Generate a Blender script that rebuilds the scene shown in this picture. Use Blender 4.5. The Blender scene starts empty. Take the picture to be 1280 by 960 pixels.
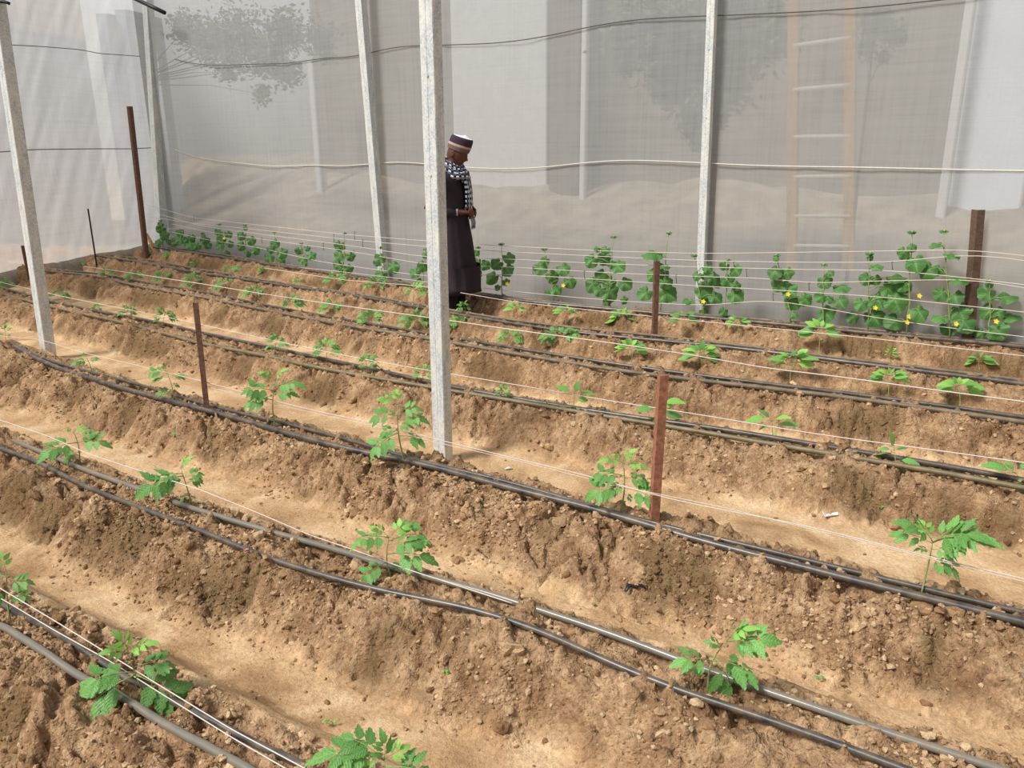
import bpy, math, random
import numpy as np
from mathutils import Matrix, Vector

random.seed(7)
RNG = np.random.RandomState(11)
SC = bpy.context.scene
COL = SC.collection

# ------------------------------------------------------------------ camera
F, HOR, ROLL, CH = 1000.0, 182.0, math.radians(-0.5), 1.65
PIT = math.atan((480 - HOR) / F)
cR0 = np.array([1.0, 0, 0]); cU0 = np.array([0, math.sin(PIT), math.cos(PIT)])
CF = np.array([0, math.cos(PIT), -math.sin(PIT)])
CR = math.cos(ROLL) * cR0 + math.sin(ROLL) * cU0
CU = -math.sin(ROLL) * cR0 + math.cos(ROLL) * cU0
EYE = np.array([0, 0, CH])

def ray(px, py):
    return CF + CR * ((px - 640) / F) - CU * ((py - 480) / F)

def on_z(px, py, z=0.0):
    d = ray(px, py); t = (z - CH) / d[2]
    return EYE + d * t

def on_plane(px, py, p0, n):
    d = ray(px, py); t = np.dot(np.asarray(p0) - EYE, n) / np.dot(d, n)
    return EYE + d * t

cd = bpy.data.cameras.new('camera'); cam = bpy.data.objects.new('camera', cd); COL.objects.link(cam)
M = Matrix(((CR[0], CU[0], -CF[0], 0), (CR[1], CU[1], -CF[1], 0), (CR[2], CU[2], -CF[2], CH), (0, 0, 0, 1)))
cam.matrix_world = M
cd.sensor_width = 36; cd.sensor_fit = 'HORIZONTAL'; cd.lens = F / 1280 * 36
cd.clip_start = 0.05; cd.clip_end = 200
SC.camera = cam

def depth_of(p): return float(np.dot(p - EYE, CF))

# ------------------------------------------------------------------ row frame
ANG = math.radians(-33.0)
DU = np.array([math.cos(ANG), math.sin(ANG), 0]); DV = np.array([-math.sin(ANG), math.cos(ANG), 0])
H0 = 0.17
def uv(p): return float(np.dot(p[:2], DU[:2])), float(np.dot(p[:2], DV[:2]))
def W(u, v, z=0.0): return DU * u + DV * v + np.array([0, 0, z])

HOSES = {
 'A1': [(-60,757),(0,790),(50,818),(100,845),(170,885),(295,960),(430,1040)],
 'A2': [(-60,722),(0,757),(50,783),(120,825),(200,870),(290,915),(370,960),(500,1035)],
 'B1': [(-60,552),(0,568),(60,587),(95,607),(200,650),(320,697),(450,738),(560,762),(640,782),(720,818),(800,855),(880,880),(960,905),(1110,960),(1290,1030)],
 'B2': [(18,555),(90,583),(125,598),(180,618),(240,640),(320,662),(400,684),(450,700),(510,719),(640,758),(750,795),(860,833),(960,870),(1090,915),(1220,960),(1400,1020)],
 'C1': [(18,436),(60,460),(110,478),(150,490),(250,515),(320,533),(380,552),(440,567),(510,580),(580,598),(640,617),(740,640),(830,672),(890,686),(960,705),(1030,724),(1100,740),(1190,763),(1280,787),(1400,818)],
 'C2': [(14,432),(60,454),(110,467),(160,480),(260,511),(340,530),(400,545),(430,553),(540,587),(640,608),(720,633),(800,655),(880,674),(960,694),(1040,712),(1100,726),(1190,750),(1280,773),(1400,802)],
 'D1': [(-12,365),(0,368),(60,385),(130,400),(190,415),(260,435),(320,445),(400,465),(470,475),(560,492),(640,505),(720,520),(830,537),(900,549),(960,560),(1030,571),(1100,582),(1190,600),(1280,617),(1400,640)],
 'D2': [(-10,359),(0,362),(60,378),(130,393),(190,404),(260,421),(320,432),(400,450),(470,465),(560,485),(640,499),(720,513),(830,529),(900,540),(960,551),(1030,563),(1100,573),(1190,590),(1280,606),(1400,628)],
 'E1': [(55,340),(120,346),(180,361),(260,376),(320,388),(440,411),(530,427),(640,446),(760,466),(850,477),(960,489),(1100,505),(1190,519),(1280,532),(1400,548)],
 'E2': [(60,338),(120,342),(180,355),(260,368),(320,380),(440,403),(530,419),(640,439),(760,459),(850,471),(960,485),(1100,500),(1190,514),(1280,526),(1400,542)],
 'F1': [(120,321),(180,330),(240,342),(320,352),(440,372),(530,388),(640,406),(720,418),(800,426),(880,433),(960,443),(1100,462),(1280,484),(1400,500)],
 'F2': [(122,319),(180,326),(240,337),(320,349),(440,369),(530,384),(640,402),(720,413),(800,421),(880,430),(960,439),(1100,457),(1280,479),(1400,495)],
 'G1': [(192,311),(250,319),(320,330),(440,348),(530,362),(640,378),(720,386),(800,393),(880,400),(960,407),(1100,421),(1280,438),(1400,452)],
 'G2': [(192,308),(250,316),(320,327),(440,345),(530,359),(640,375),(720,383),(800,390),(880,396),(960,402),(1100,416),(1280,433),(1400,447)],
}
ROWK = 'ABCDEFG'
def hz(px, py, z=H0 + 0.012): return uv(on_z(px, py, z))
rowline = []          # per row (u array, v array)
for k in ROWK:
    a = np.array([hz(*q) for q in HOSES[k + '1']]); b = np.array([hz(*q) for q in HOSES[k + '2']])
    us = np.linspace(max(a[0, 0], b[0, 0]), min(a[-1, 0], b[-1, 0]), 24)
    vs = 0.5 * (np.interp(us, a[:, 0], a[:, 1]) + np.interp(us, b[:, 0], b[:, 1]))
    # light smoothing, then straight continuation along the mean slope
    vs = np.convolve(np.pad(vs, 2, mode='edge'), np.ones(5) / 5, 'valid')
    sl = np.polyfit(us, vs, 1)[0] * 0.5
    us = np.concatenate([[us[0] - 12], us, [us[-1] + 12]]); vs = np.concatenate([[vs[0] - 12 * sl * .3], vs, [vs[-1] + 12 * sl * .3]])
    rowline.append((us, vs))
def vrow(i, u): return np.interp(u, rowline[i][0], rowline[i][1])
# one more ridge on the near side of the first row, outside the photograph
rowline_z = (rowline[0][0], rowline[0][1] - 1.0)

# ------------------------------------------------------------------ noise
def _h(ix, iy, s):
    n = (ix * 374761393 + iy * 668265263 + s * 1442695041) & 0xFFFFFFFF
    n = ((n ^ (n >> 13)) * 1274126177) & 0xFFFFFFFF
    n = n ^ (n >> 16)
    return (n & 0xFFFFFF) / float(0xFFFFFF)
def vnoise(x, y, s=0):
    ix = np.floor(x).astype(np.int64); iy = np.floor(y).astype(np.int64)
    fx = x - ix; fy = y - iy
    fx = fx * fx * fx * (fx * (fx * 6 - 15) + 10); fy = fy * fy * fy * (fy * (fy * 6 - 15) + 10)
    a = _h(ix, iy, s); b = _h(ix + 1, iy, s); c = _h(ix, iy + 1, s); d = _h(ix + 1, iy + 1, s)
    return (a + (b - a) * fx) * (1 - fy) + (c + (d - c) * fx) * fy
def fbm(x, y, o=4, s=0):
    r = 0; a = 1; t = 0
    for i in range(o):
        r = r + a * vnoise(x, y, s + i * 17); t += a; a *= .5; x = x * 2.03 + 5.1; y = y * 2.03 + 9.7
    return r / t
def bumps(x, y, s=0):
    """rounded clods: one jittered dome per lattice cell, some cells empty"""
    ix = np.floor(x).astype(np.int64); iy = np.floor(y).astype(np.int64)
    best = np.zeros_like(x)
    for dx in (-1, 0, 1):
        for dy in (-1, 0, 1):
            jx = ix + dx; jy = iy + dy
            r = 0.25 + 0.45 * _h(jx, jy, s + 3)
            cx = jx + .2 + .6 * _h(jx, jy, s + 1); cy = jy + .2 + .6 * _h(jx, jy, s + 2)
            d2 = ((x - cx) ** 2 + (y - cy) ** 2) / (r * r)
            hgt = r * np.sqrt(np.clip(1 - d2, 0, 1)) * (_h(jx, jy, s + 4) > .35)
            best = np.maximum(best, hgt)
    return best
def sstep(a, b, x):
    t = np.clip((x - a) / (b - a), 0, 1); return t * t * (3 - 2 * t)

# ------------------------------------------------------------------ ground height
def ground(u, v, detail=True):
    u = np.asarray(u, float); v = np.asarray(v, float)
    base = np.zeros_like(u); rough = np.zeros_like(u); wet = np.zeros_like(u)
    lines = [rowline_z] + rowline
    for i, rl in enumerate(lines):
        wob = 0.05 * (fbm(u * 1.7, v * 0 + i * 9.1, 2, 40 + i) - .5)
        t = v - np.interp(u, rl[0], rl[1]) + .05 * (fbm(u * 6, v * 6, 2, 77) - .5)
        near = 0.22 + 0.20 * (fbm(u * 1.3 + 4, v * 0 + i * 3.3, 3, 60 + i) - .5)
        if i >= 6: near = near * 0.9
        hn = 1 - sstep(0, 1, (-t - 0.13) / near)
        hf = 1 - sstep(0, 1, (t - 0.14 - wob) / 0.2)
        h = np.where(t < 0, hn, hf)
        base = np.maximum(base, h)
        # pits below the hoses on the near flank
        gul = sstep(.50, .68, fbm(u * 3.4 + 3.1, v * 3.0 + i * 5, 3, 80 + i))
        m = np.exp(-((t + 0.22) / 0.07) ** 2)
        if i > 0: base = base - 0.30 * gul * m
        wet = np.maximum(wet, gul * np.exp(-((t + 0.20 - .1 * (fbm(u * 5, v * 5, 2, 91) - .5)) / 0.11) ** 2))
        rough = np.maximum(rough, sstep(-near - .19, -near * .75 - .05, t) * (1 - sstep(.10, .19, t)))
    h = base * H0
    if not detail: return h
    h = h + (0.006 + 0.030 * rough) * (fbm(u * 3.1, v * 3.3, 3, 1) - .5)
    h = h + (0.004 + 0.042 * rough) * (fbm(u * 9, v * 9, 3, 2) - .5)
    patch = sstep(.35, .6, fbm(u * 2.7, v * 2.7, 2, 5)) * rough
    wx = u + .02 * fbm(u * 20, v * 20, 2, 8); wy = v + .02 * fbm(u * 20, v * 20, 2, 9)
    h = h + 0.060 * patch * (bumps(wx * 13, wy * 13, 100) * .8) * (.4 + .6 * rough)
    h = h + (0.002 + 0.038 * rough) * bumps(wx * 27, wy * 27, 200) * sstep(.3, .55, fbm(u * 6, v * 6, 2, 6))
    h = h + (0.0015 + 0.020 * rough) * bumps(wx * 55, wy * 55, 300)
    h = h + (0.002 + 0.014 * rough) * (fbm(u * 40, v * 40, 3, 4) - .5)
    h = h - (0.002 + 0.055 * rough) * np.clip(.07 - np.abs(fbm(u * 7.5, v * 7.5, 4, 66) - .5), 0, .07) / .07 * sstep(.4, .6, fbm(u * 3, v * 3, 2, 67))
    return h, rough, wet

def gz(u, v):
    return float(ground(np.array([u]), np.array([v]))[0][0])

# ------------------------------------------------------------------ mesh helpers
def mesh_obj(name, verts, faces, mats=None, parent=None, smooth=True, mi=None, uvs=None):
    me = bpy.data.meshes.new(name)
    verts = np.asarray(verts, dtype=np.float32)
    if isinstance(faces, np.ndarray) and faces.ndim == 2:
        k = faces.shape[1]; nf = len(faces)
        me.vertices.add(len(verts)); me.vertices.foreach_set('co', verts.ravel())
        me.loops.add(nf * k); me.loops.foreach_set('vertex_index', faces.ravel().astype(np.int32))
        me.polygons.add(nf); me.polygons.foreach_set('loop_start', (np.arange(nf) * k).astype(np.int32))
        me.polygons.foreach_set('loop_total', np.full(nf, k, dtype=np.int32))
        me.update(calc_edges=True)
    else:
        me.from_pydata([tuple(map(float, v)) for v in verts], [], [tuple(map(int, f)) for f in faces]); me.update()
    me.polygons.foreach_set('use_smooth', np.full(len(me.polygons), bool(smooth)))
    if mats is not None:
        for m in (mats if isinstance(mats, (list, tuple)) else [mats]): me.materials.append(m)
    if mi is not None: me.polygons.foreach_set('material_index', np.asarray(mi, dtype=np.int32))
    if uvs is not None:
        l = me.uv_layers.new(name='UVMap'); idx = np.zeros(len(me.loops), dtype=np.int32)
        me.loops.foreach_get('vertex_index', idx)
        l.data.foreach_set('uv', np.asarray(uvs, dtype=np.float32)[idx].ravel())
    o = bpy.data.objects.new(name, me); COL.objects.link(o)
    if parent is not None: o.parent = parent
    return o

def tag(o, label=None, cat=None, group=None, kind=None):
    if label: o['label'] = label
    if cat: o['category'] = cat
    if group: o['group'] = group
    if kind: o['kind'] = kind
    return o

def empty(name, loc=(0, 0, 0), rz=0.0):
    o = bpy.data.objects.new(name, None); COL.objects.link(o)
    o.empty_display_size = .05
    o.location = tuple(float(c) for c in loc); o.rotation_euler = (0, 0, rz); return o

class MB:
    def __init__(s): s.v = []; s.f = []; s.m = []; s.cur = 0; s.uv = []
    def add(s, vs, fs, uvs=None):
        b = len(s.v); s.v += [tuple(map(float, q)) for q in vs]
        s.uv += [tuple(q) for q in uvs] if uvs is not None else [(0, 0)] * len(vs)
        s.f += [tuple(i + b for i in f) for f in fs]; s.m += [s.cur] * len(fs); return b
    def tube(s, pts, rad, n=8, caps=True, flat=1.0):
        P = [np.asarray(p, float) for p in pts]; K = len(P)
        if not hasattr(rad, '__len__'): rad = [rad] * K
        T = []
        for i in range(K):
            t = P[min(i + 1, K - 1)] - P[max(i - 1, 0)]; T.append(t / (np.linalg.norm(t) + 1e-12))
        ref = np.array([0, 0, 1.0]) if abs(T[0][2]) < .9 else np.array([1.0, 0, 0])
        a = np.cross(T[0], ref); a /= np.linalg.norm(a); vs = []; uvs = []
        L = 0
        for i in range(K):
            a = a - T[i] * np.dot(a, T[i]); a /= np.linalg.norm(a); b = np.cross(T[i], a)
            if i: L += np.linalg.norm(P[i] - P[i - 1])
            for j in range(n):
                q = 2 * math.pi * j / n
                vs.append(P[i] + rad[i] * (a * math.cos(q) + b * math.sin(q) * flat)); uvs.append((j / n, L))
        fs = [(i * n + j, i * n + (j + 1) % n, (i + 1) * n + (j + 1) % n, (i + 1) * n + j) for i in range(K - 1) for j in range(n)]
        if caps: fs += [tuple(range(n - 1, -1, -1)), tuple((K - 1) * n + j for j in range(n))]
        s.add(vs, fs, uvs); return s
    def box(s, c, ax, ay, az):
        c = np.asarray(c, float); ax, ay, az = (np.asarray(q, float) for q in (ax, ay, az))
        vs = [c + ax * i + ay * j + az * k for k in (-1, 1) for j in (-1, 1) for i in (-1, 1)]
        s.add(vs, [(0, 2, 3, 1), (4, 5, 7, 6), (0, 1, 5, 4), (2, 6, 7, 3), (0, 4, 6, 2), (1, 3, 7, 5)]); return s
    def rings(s, R, cap0=True, cap1=True, close=True):
        n = len(R[0]); K = len(R); vs = [p for r in R for p in r]
        fs = [(i * n + j, i * n + (j + 1) % n, (i + 1) * n + (j + 1) % n, (i + 1) * n + j) for i in range(K - 1) for j in range(n if close else n - 1)]
        if cap0: fs.append(tuple(range(n - 1, -1, -1)))
        if cap1: fs.append(tuple((K - 1) * n + j for j in range(n)))
        s.add(vs, fs); return s
    def build(s, name, mats=None, parent=None, smooth=True):
        return mesh_obj(name, s.v, s.f, mats, parent, smooth, s.m, s.uv)

# ------------------------------------------------------------------ materials
def srgb(r, g, b):
    def c(x):
        x /= 255.0; return x / 12.92 if x <= .04045 else ((x + .055) / 1.055) ** 2.4
    return (c(r), c(g), c(b), 1)

class NT:
    def __init__(s, name):
        s.m = bpy.data.materials.new(name); s.m.use_nodes = True; s.t = s.m.node_tree; s.t.nodes.clear()
        s.out = s.n('ShaderNodeOutputMaterial')
    def n(s, typ, **k):
        x = s.t.nodes.new(typ)
        for a, b in k.items():
            if a.startswith('i_'):
                x.inputs[a[2:].replace('_', ' ')].default_value = b
            else: setattr(x, a, b)
        return x
    def l(s, a, b): s.t.links.new(a, b)
    def noise(s, scale, detail=3, vec=None, rough=.5, dist=0):
        x = s.n('ShaderNodeTexNoise'); x.inputs['Scale'].default_value = scale; x.inputs['Detail'].default_value = detail
        x.inputs['Roughness'].default_value = rough; x.inputs['Distortion'].default_value = dist
        if vec: s.l(vec, x.inputs['Vector'])
        return x.outputs['Fac']
    def ramp(s, fac, stops):
        x = s.n('ShaderNodeValToRGB'); e = x.color_ramp.elements
        while len(e) < len(stops): e.new(.5)
        for el, (p, c) in zip(e, stops): el.position = p; el.color = c
        s.l(fac, x.inputs['Fac']); return x.outputs['Color']
    def mix(s, fac, a, b, mode='MIX'):
        x = s.n('ShaderNodeMix', data_type='RGBA', blend_type=mode)
        for sock, val in ((x.inputs[0], fac), (x.inputs[6], a), (x.inputs[7], b)):
            if hasattr(val, 'type') and hasattr(val, 'node'): s.l(val, sock)
            else: sock.default_value = val
        return x.outputs[2]
    def math(s, op, a, b=0.0):
        x = s.n('ShaderNodeMath', operation=op)
        for sock, val in ((x.inputs[0], a), (x.inputs[1], b)):
            if hasattr(val, 'node'): s.l(val, sock)
            else: sock.default_value = val
        return x.outputs[0]
    def bump(s, h, strength, dist=.01):
        x = s.n('ShaderNodeBump'); x.inputs['Strength'].default_value = strength; x.inputs['Distance'].default_value = dist
        s.l(h, x.inputs['Height']); return x.outputs['Normal']
    def bsdf(s, color, rough=.7, normal=None, metal=0, spec=.5, out=True):
        b = s.n('ShaderNodeBsdfPrincipled')
        for sock, val in ((b.inputs['Base Color'], color), (b.inputs['Roughness'], rough), (b.inputs['Metallic'], metal)):
            if hasattr(val, 'node'): s.l(val, sock)
            else: sock.default_value = val
        b.inputs['Specular IOR Level'].default_value = spec
        if normal: s.l(normal, b.inputs['Normal'])
        if out: s.l(b.outputs[0], s.out.inputs[0])
        return b.outputs[0]
    def geo(s): return s.n('ShaderNodeNewGeometry').outputs['Position']
    def obj(s): return s.n('ShaderNodeTexCoord').outputs['Object']
    def vmap(s, vec, scale, rot=(0, 0, 0)):
        x = s.n('ShaderNodeMapping'); x.inputs['Scale'].default_value = scale; x.inputs['Rotation'].default_value = rot
        s.l(vec, x.inputs['Vector']); return x.outputs[0]

def simple(name, col, rough=.7, var=.25, scale=20, bump=.2, spec=.4, metal=0):
    t = NT(name); g = t.geo(); n = t.noise(scale, 4, g)
    lo = tuple(c * (1 - var) for c in col[:3]) + (1,); hi = tuple(min(1, c * (1 + var)) for c in col[:3]) + (1,)
    c = t.ramp(n, [(.3, lo), (.7, hi)])
    t.bsdf(c, rough, t.bump(t.noise(scale * 3, 3, g), bump, .002) if bump else None, metal, spec); return t.m

def soil_mat(name='soil', clod=False):
    t = NT(name); g = t.geo()
    big = t.noise(1.6, 4, g); mid = t.noise(9, 5, g, .6); fine = t.noise(70, 5, g, .65); grit = t.noise(260, 3, g, .6)
    slope_c = t.ramp(mid, [(.3, srgb(130, 100, 74)), (.5, srgb(168, 137, 106)), (.72, srgb(198, 168, 134))])
    sand_c = t.ramp(t.noise(4.2, 5, g, .55, .6), [(.28, srgb(162, 130, 96)), (.46, srgb(196, 162, 124)), (.6, srgb(214, 184, 146)), (.78, srgb(228, 203, 168))])
    if clod:
        info = t.n('ShaderNodeAttribute', attribute_name='tone').outputs['Fac']
        c = t.ramp(info, [(0, srgb(140, 108, 78)), (.5, srgb(176, 144, 110)), (1, srgb(214, 186, 150))])
        wet = t.n('ShaderNodeAttribute', attribute_name='wet').outputs['Fac']
    else:
        rough = t.n('ShaderNodeAttribute', attribute_name='rough').outputs['Fac']
        wet = t.n('ShaderNodeAttribute', attribute_name='wet').outputs['Fac']
        e = t.math('ADD', rough, t.math('MULTIPLY', t.math('SUBTRACT', mid, .5), 1.1))
        e = t.ramp(e, [(.38, (0, 0, 0, 1)), (.75, (1, 1, 1, 1))])
        c = t.mix(e, sand_c, slope_c)
    c = t.mix(.75, c, t.ramp(fine, [(.3, (.62, .60, .57, 1)), (.55, (1, 1, 1, 1)), (.8, (1.2, 1.2, 1.2, 1))]), 'MULTIPLY')
    c = t.mix(.6, c, t.ramp(grit, [(.3, (.7, .68, .66, 1)), (.6, (1.1, 1.1, 1.1, 1))]), 'MULTIPLY')
    c = t.mix(.7, c, t.ramp(big, [(.3, (.86, .84, .82, 1)), (.7, (1.1, 1.1, 1.1, 1))]), 'MULTIPLY')
    w = t.ramp(t.math('MULTIPLY', wet, t.math('MULTIPLY', t.math('ADD', mid, .0), t.math('ADD', fine, .5))), [(.12, (0, 0, 0, 1)), (.62, (1, 1, 1, 1))])
    c = t.mix(t.math('MULTIPLY', w, .8), c, srgb(92, 74, 46))
    if not clod:   # a few damp stains in the trodden furrows
        st = t.ramp(t.noise(2.3, 3, t.vmap(g, (1, 1, 1), (0, 0, .4)), .5, .3), [(.66, (0, 0, 0, 1)), (.76, (1, 1, 1, 1))])
        c = t.mix(t.math('MULTIPLY', st, .28), c, srgb(110, 92, 68))
    gd = t.n('ShaderNodeVectorMath', operation='ADD'); nn = t.n('ShaderNodeTexNoise'); nn.inputs['Scale'].default_value = 45; t.l(g, nn.inputs['Vector'])
    sc_ = t.n('ShaderNodeVectorMath', operation='SCALE'); sc_.inputs['Scale'].default_value = .02; t.l(nn.outputs['Color'], sc_.inputs[0]); t.l(g, gd.inputs[0]); t.l(sc_.outputs[0], gd.inputs[1])
    hsum = t.math('ADD', t.math('MULTIPLY', fine, .9), t.math('MULTIPLY', grit, .35))
    if not clod:
        for k_, (vs_, am) in enumerate(((42, .55), (95, .4))):
            vo = t.n('ShaderNodeTexVoronoi'); vo.inputs['Scale'].default_value = vs_; t.l(gd.outputs[0], vo.inputs['Vector'])
            dome = t.math('SUBTRACT', .55, vo.outputs['Distance'])
            hsum = t.math('ADD', hsum, t.math('MULTIPLY', t.math('MULTIPLY', t.math('MAXIMUM', dome, 0.0), t.math('ADD', rough, .12)), am * 2.4))
            bw_ = t.n('ShaderNodeRGBToBW'); t.l(vo.outputs['Color'], bw_.inputs[0])
            c = t.mix(t.math('MULTIPLY', rough, .5), c, t.ramp(bw_.outputs[0], [(.2, (.72, .70, .67, 1)), (.55, (1, 1, 1, 1)), (.85, (1.22, 1.22, 1.2, 1))]), 'MULTIPLY')
    nrm = t.bump(hsum, .8, .010)
    t.bsdf(c, .95, nrm, 0, .08); return t.m

M_SOIL = soil_mat('dry_soil'); M_CLOD = soil_mat('clod_soil', True)

def hose_mat(name, col, dust, rough=.45):
    t = NT(name); g = t.geo()
    d = t.ramp(t.noise(14, 5, g, .65), [(.5 - dust * .35, dustc if False else (0, 0, 0, 1)), (.75, (1, 1, 1, 1))])
    nrm = t.n('ShaderNodeNewGeometry').outputs['Normal']
    c = t.mix(t.math('MULTIPLY', d, dust), col, srgb(165, 142, 112))
    t.bsdf(c, rough, t.bump(t.noise(60, 2, g), .15, .002), 0, .6); return t.m
M_HOSE = [hose_mat('black_hose', srgb(46, 46, 50), .45, .36), hose_mat('dusty_hose', srgb(78, 70, 58), .6, .6), hose_mat('grey_wet_hose', srgb(112, 108, 100), .35, .28), hose_mat('olive_hose', srgb(88, 80, 50), .55, .5)]

def galv_mat():
    t = NT('galvanized_steel'); g = t.geo()
    sp = t.n('ShaderNodeTexVoronoi'); sp.inputs['Scale'].default_value = 120; t.l(g, sp.inputs['Vector'])
    bw = t.n('ShaderNodeRGBToBW'); t.l(sp.outputs['Color'], bw.inputs[0])
    c = t.ramp(bw.outputs[0], [(.2, srgb(178, 186, 191)), (.5, srgb(200, 206, 209)), (.8, srgb(218, 221, 221))])
    ch = t.ramp(t.noise(6, 5, t.vmap(g, (3, 3, 1)), .7), [(.42, (0, 0, 0, 1)), (.62, (1, 1, 1, 1))])
    c = t.mix(t.math('MULTIPLY', ch, .6), c, srgb(240, 236, 222))
    sc = t.ramp(t.noise(50, 4, t.vmap(g, (1, 1, .25)), .7), [(.62, (0, 0, 0, 1)), (.7, (1, 1, 1, 1))])
    c = t.mix(t.math('MULTIPLY', sc, .4), c, srgb(120, 116, 108))
    t.bsdf(c, .55, t.bump(bw.outputs[0], .05, .001), .15, .5); return t.m
M_GALV = galv_mat()
M_RUST = simple('rusty_iron', srgb(106, 76, 62), .85, .4, 60, .5)
M_RUST2 = simple('orange_rust', srgb(150, 100, 76), .85, .35, 50, .5)
M_BROWNIRON = simple('brown_angle_iron', srgb(98, 78, 66), .85, .3, 60, .4)
M_STRING = simple('white_twine', srgb(214, 202, 192), .8, .12, 200, .2)
M_WIRE = simple('dark_wire', srgb(88, 80, 74), .6, .2, 80, 0)
M_WIREL = simple('pale_wire', srgb(205, 200, 190), .6, .12, 80, 0)
M_BLACK = simple('black_plastic', srgb(26, 26, 30), .45, .2, 30, .1)
M_WOOD = simple('pale_wood', srgb(206, 160, 98), .8, .2, 30, .2)

def leaf_mat(name, dark, light, vein):
    t = NT(name); u = t.n('ShaderNodeUVMap').outputs[0]; sx = t.n('ShaderNodeSeparateXYZ'); t.l(u, sx.inputs[0])
    n = t.noise(35, 3, t.obj())
    c = t.ramp(n, [(.3, dark), (.7, light)])
    ct = t.math('ABSOLUTE', t.math('SUBTRACT', sx.outputs[1], .5))
    mid = t.ramp(ct, [(0.0, (1, 1, 1, 1)), (.06, (0, 0, 0, 1))])
    wv = t.math('SINE', t.math('MULTIPLY', t.math('SUBTRACT', sx.outputs[0], t.math('MULTIPLY', ct, .55)), 44))
    sv = t.ramp(wv, [(.86, (0, 0, 0, 1)), (.98, (1, 1, 1, 1))])
    v = t.math('MAXIMUM', mid, t.math('MULTIPLY', sv, .45))
    c = t.mix(t.math('MULTIPLY', v, .6), c, vein)
    oi = t.n('ShaderNodeObjectInfo').outputs['Random']
    hs = t.n('ShaderNodeHueSaturation'); t.l(c, hs.inputs['Color'])
    mr = t.n('ShaderNodeMapRange'); t.l(oi, mr.inputs[0]); mr.inputs[3].default_value = .82; mr.inputs[4].default_value = 1.18
    t.l(mr.outputs[0], hs.inputs['Value']); c = hs.outputs[0]
    b = t.bsdf(c, .5, t.bump(t.math('ADD', wv, t.math('MULTIPLY', n, 2)), .25, .002), 0, .5, out=False)
    tr = t.n('ShaderNodeBsdfTranslucent'); t.l(t.mix(.5, c, light), tr.inputs[0])
    mx = t.n('ShaderNodeMixShader'); mx.inputs[0].default_value = .3; t.l(b, mx.inputs[1]); t.l(tr.outputs[0], mx.inputs[2])
    t.l(mx.outputs[0], t.out.inputs[0]); return t.m
M_TLEAF = leaf_mat('tomato_leaf', srgb(84, 140, 66), srgb(134, 190, 102), srgb(150, 192, 116))
M_TYOUNG = leaf_mat('young_tomato_leaf', srgb(120, 178, 76), srgb(160, 212, 108), srgb(176, 214, 120))
M_CLEAF = leaf_mat('cucumber_leaf', srgb(66, 112, 56), srgb(98, 150, 74), srgb(124, 168, 98))
M_STEM = simple('green_stem', srgb(140, 160, 96), .6, .2, 60, .1)
M_YEL = simple('yellow_flower', srgb(236, 206, 60), .6, .12, 60, 0)

def film_mat(name, base, opac, wx, dx, trans=.45, wv=.12, lo=.91):
    """woven insect net / plastic film: partly see-through, partly light-scattering"""
    t = NT(name); g = t.geo()
    r = t.vmap(g, (1, 1, 1), (0, 0, -wx))             # x along the wall
    ver = t.noise(1, 4, t.vmap(r, (22, .4, .7)), .6); ver2 = t.noise(1, 3, t.vmap(r, (70, .4, 1.1)), .6)
    hor = t.noise(1, 4, t.vmap(r, (.7, .4, 24)), .6); hor2 = t.noise(1, 3, t.vmap(r, (1.6, .4, 75)), .6)
    blot = t.noise(1.1, 4, r, .55)
    s = t.math('ADD', t.math('ADD', ver, hor), t.math('MULTIPLY', t.math('ADD', ver2, hor2), .7))   # ~1.7
    s = t.math('ADD', s, t.math('MULTIPLY', blot, .6))
    c = t.ramp(t.math('MULTIPLY', s, .5), [(.8, tuple(x * lo for x in base[:3]) + (1,)), (1.0, base), ])
    dif = t.n('ShaderNodeBsdfDiffuse'); t.l(c, dif.inputs[0])
    trl = t.n('ShaderNodeBsdfTranslucent'); t.l(c, trl.inputs[0])
    nb = t.bump(t.math('ADD', t.math('MULTIPLY', ver2, .5), hor), .2, .004); t.l(nb, dif.inputs['Normal'])
    gl = t.n('ShaderNodeBsdfGlossy'); gl.inputs['Roughness'].default_value = .35; gl.inputs[0].default_value = (.9, .9, .9, 1)
    a = t.n('ShaderNodeMixShader'); a.inputs[0].default_value = trans; t.l(dif.outputs[0], a.inputs[1]); t.l(trl.outputs[0], a.inputs[2])
    a2 = t.n('ShaderNodeMixShader'); a2.inputs[0].default_value = .05; t.l(a.outputs[0], a2.inputs[1]); t.l(gl.outputs[0], a2.inputs[2])
    tp = t.n('ShaderNodeBsdfTransparent'); tp.inputs[0].default_value = (.97, .96, .94, 1)
    fac = t.math('ADD', opac - wv, t.math('MULTIPLY', t.math('SUBTRACT', s, 1.0), wv))
    b = t.n('ShaderNodeMixShader'); t.l(fac, b.inputs[0]); t.l(tp.outputs[0], b.inputs[1]); t.l(a2.outputs[0], b.inputs[2])
    t.l(b.outputs[0], t.out.inputs[0]); return t.m

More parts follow.
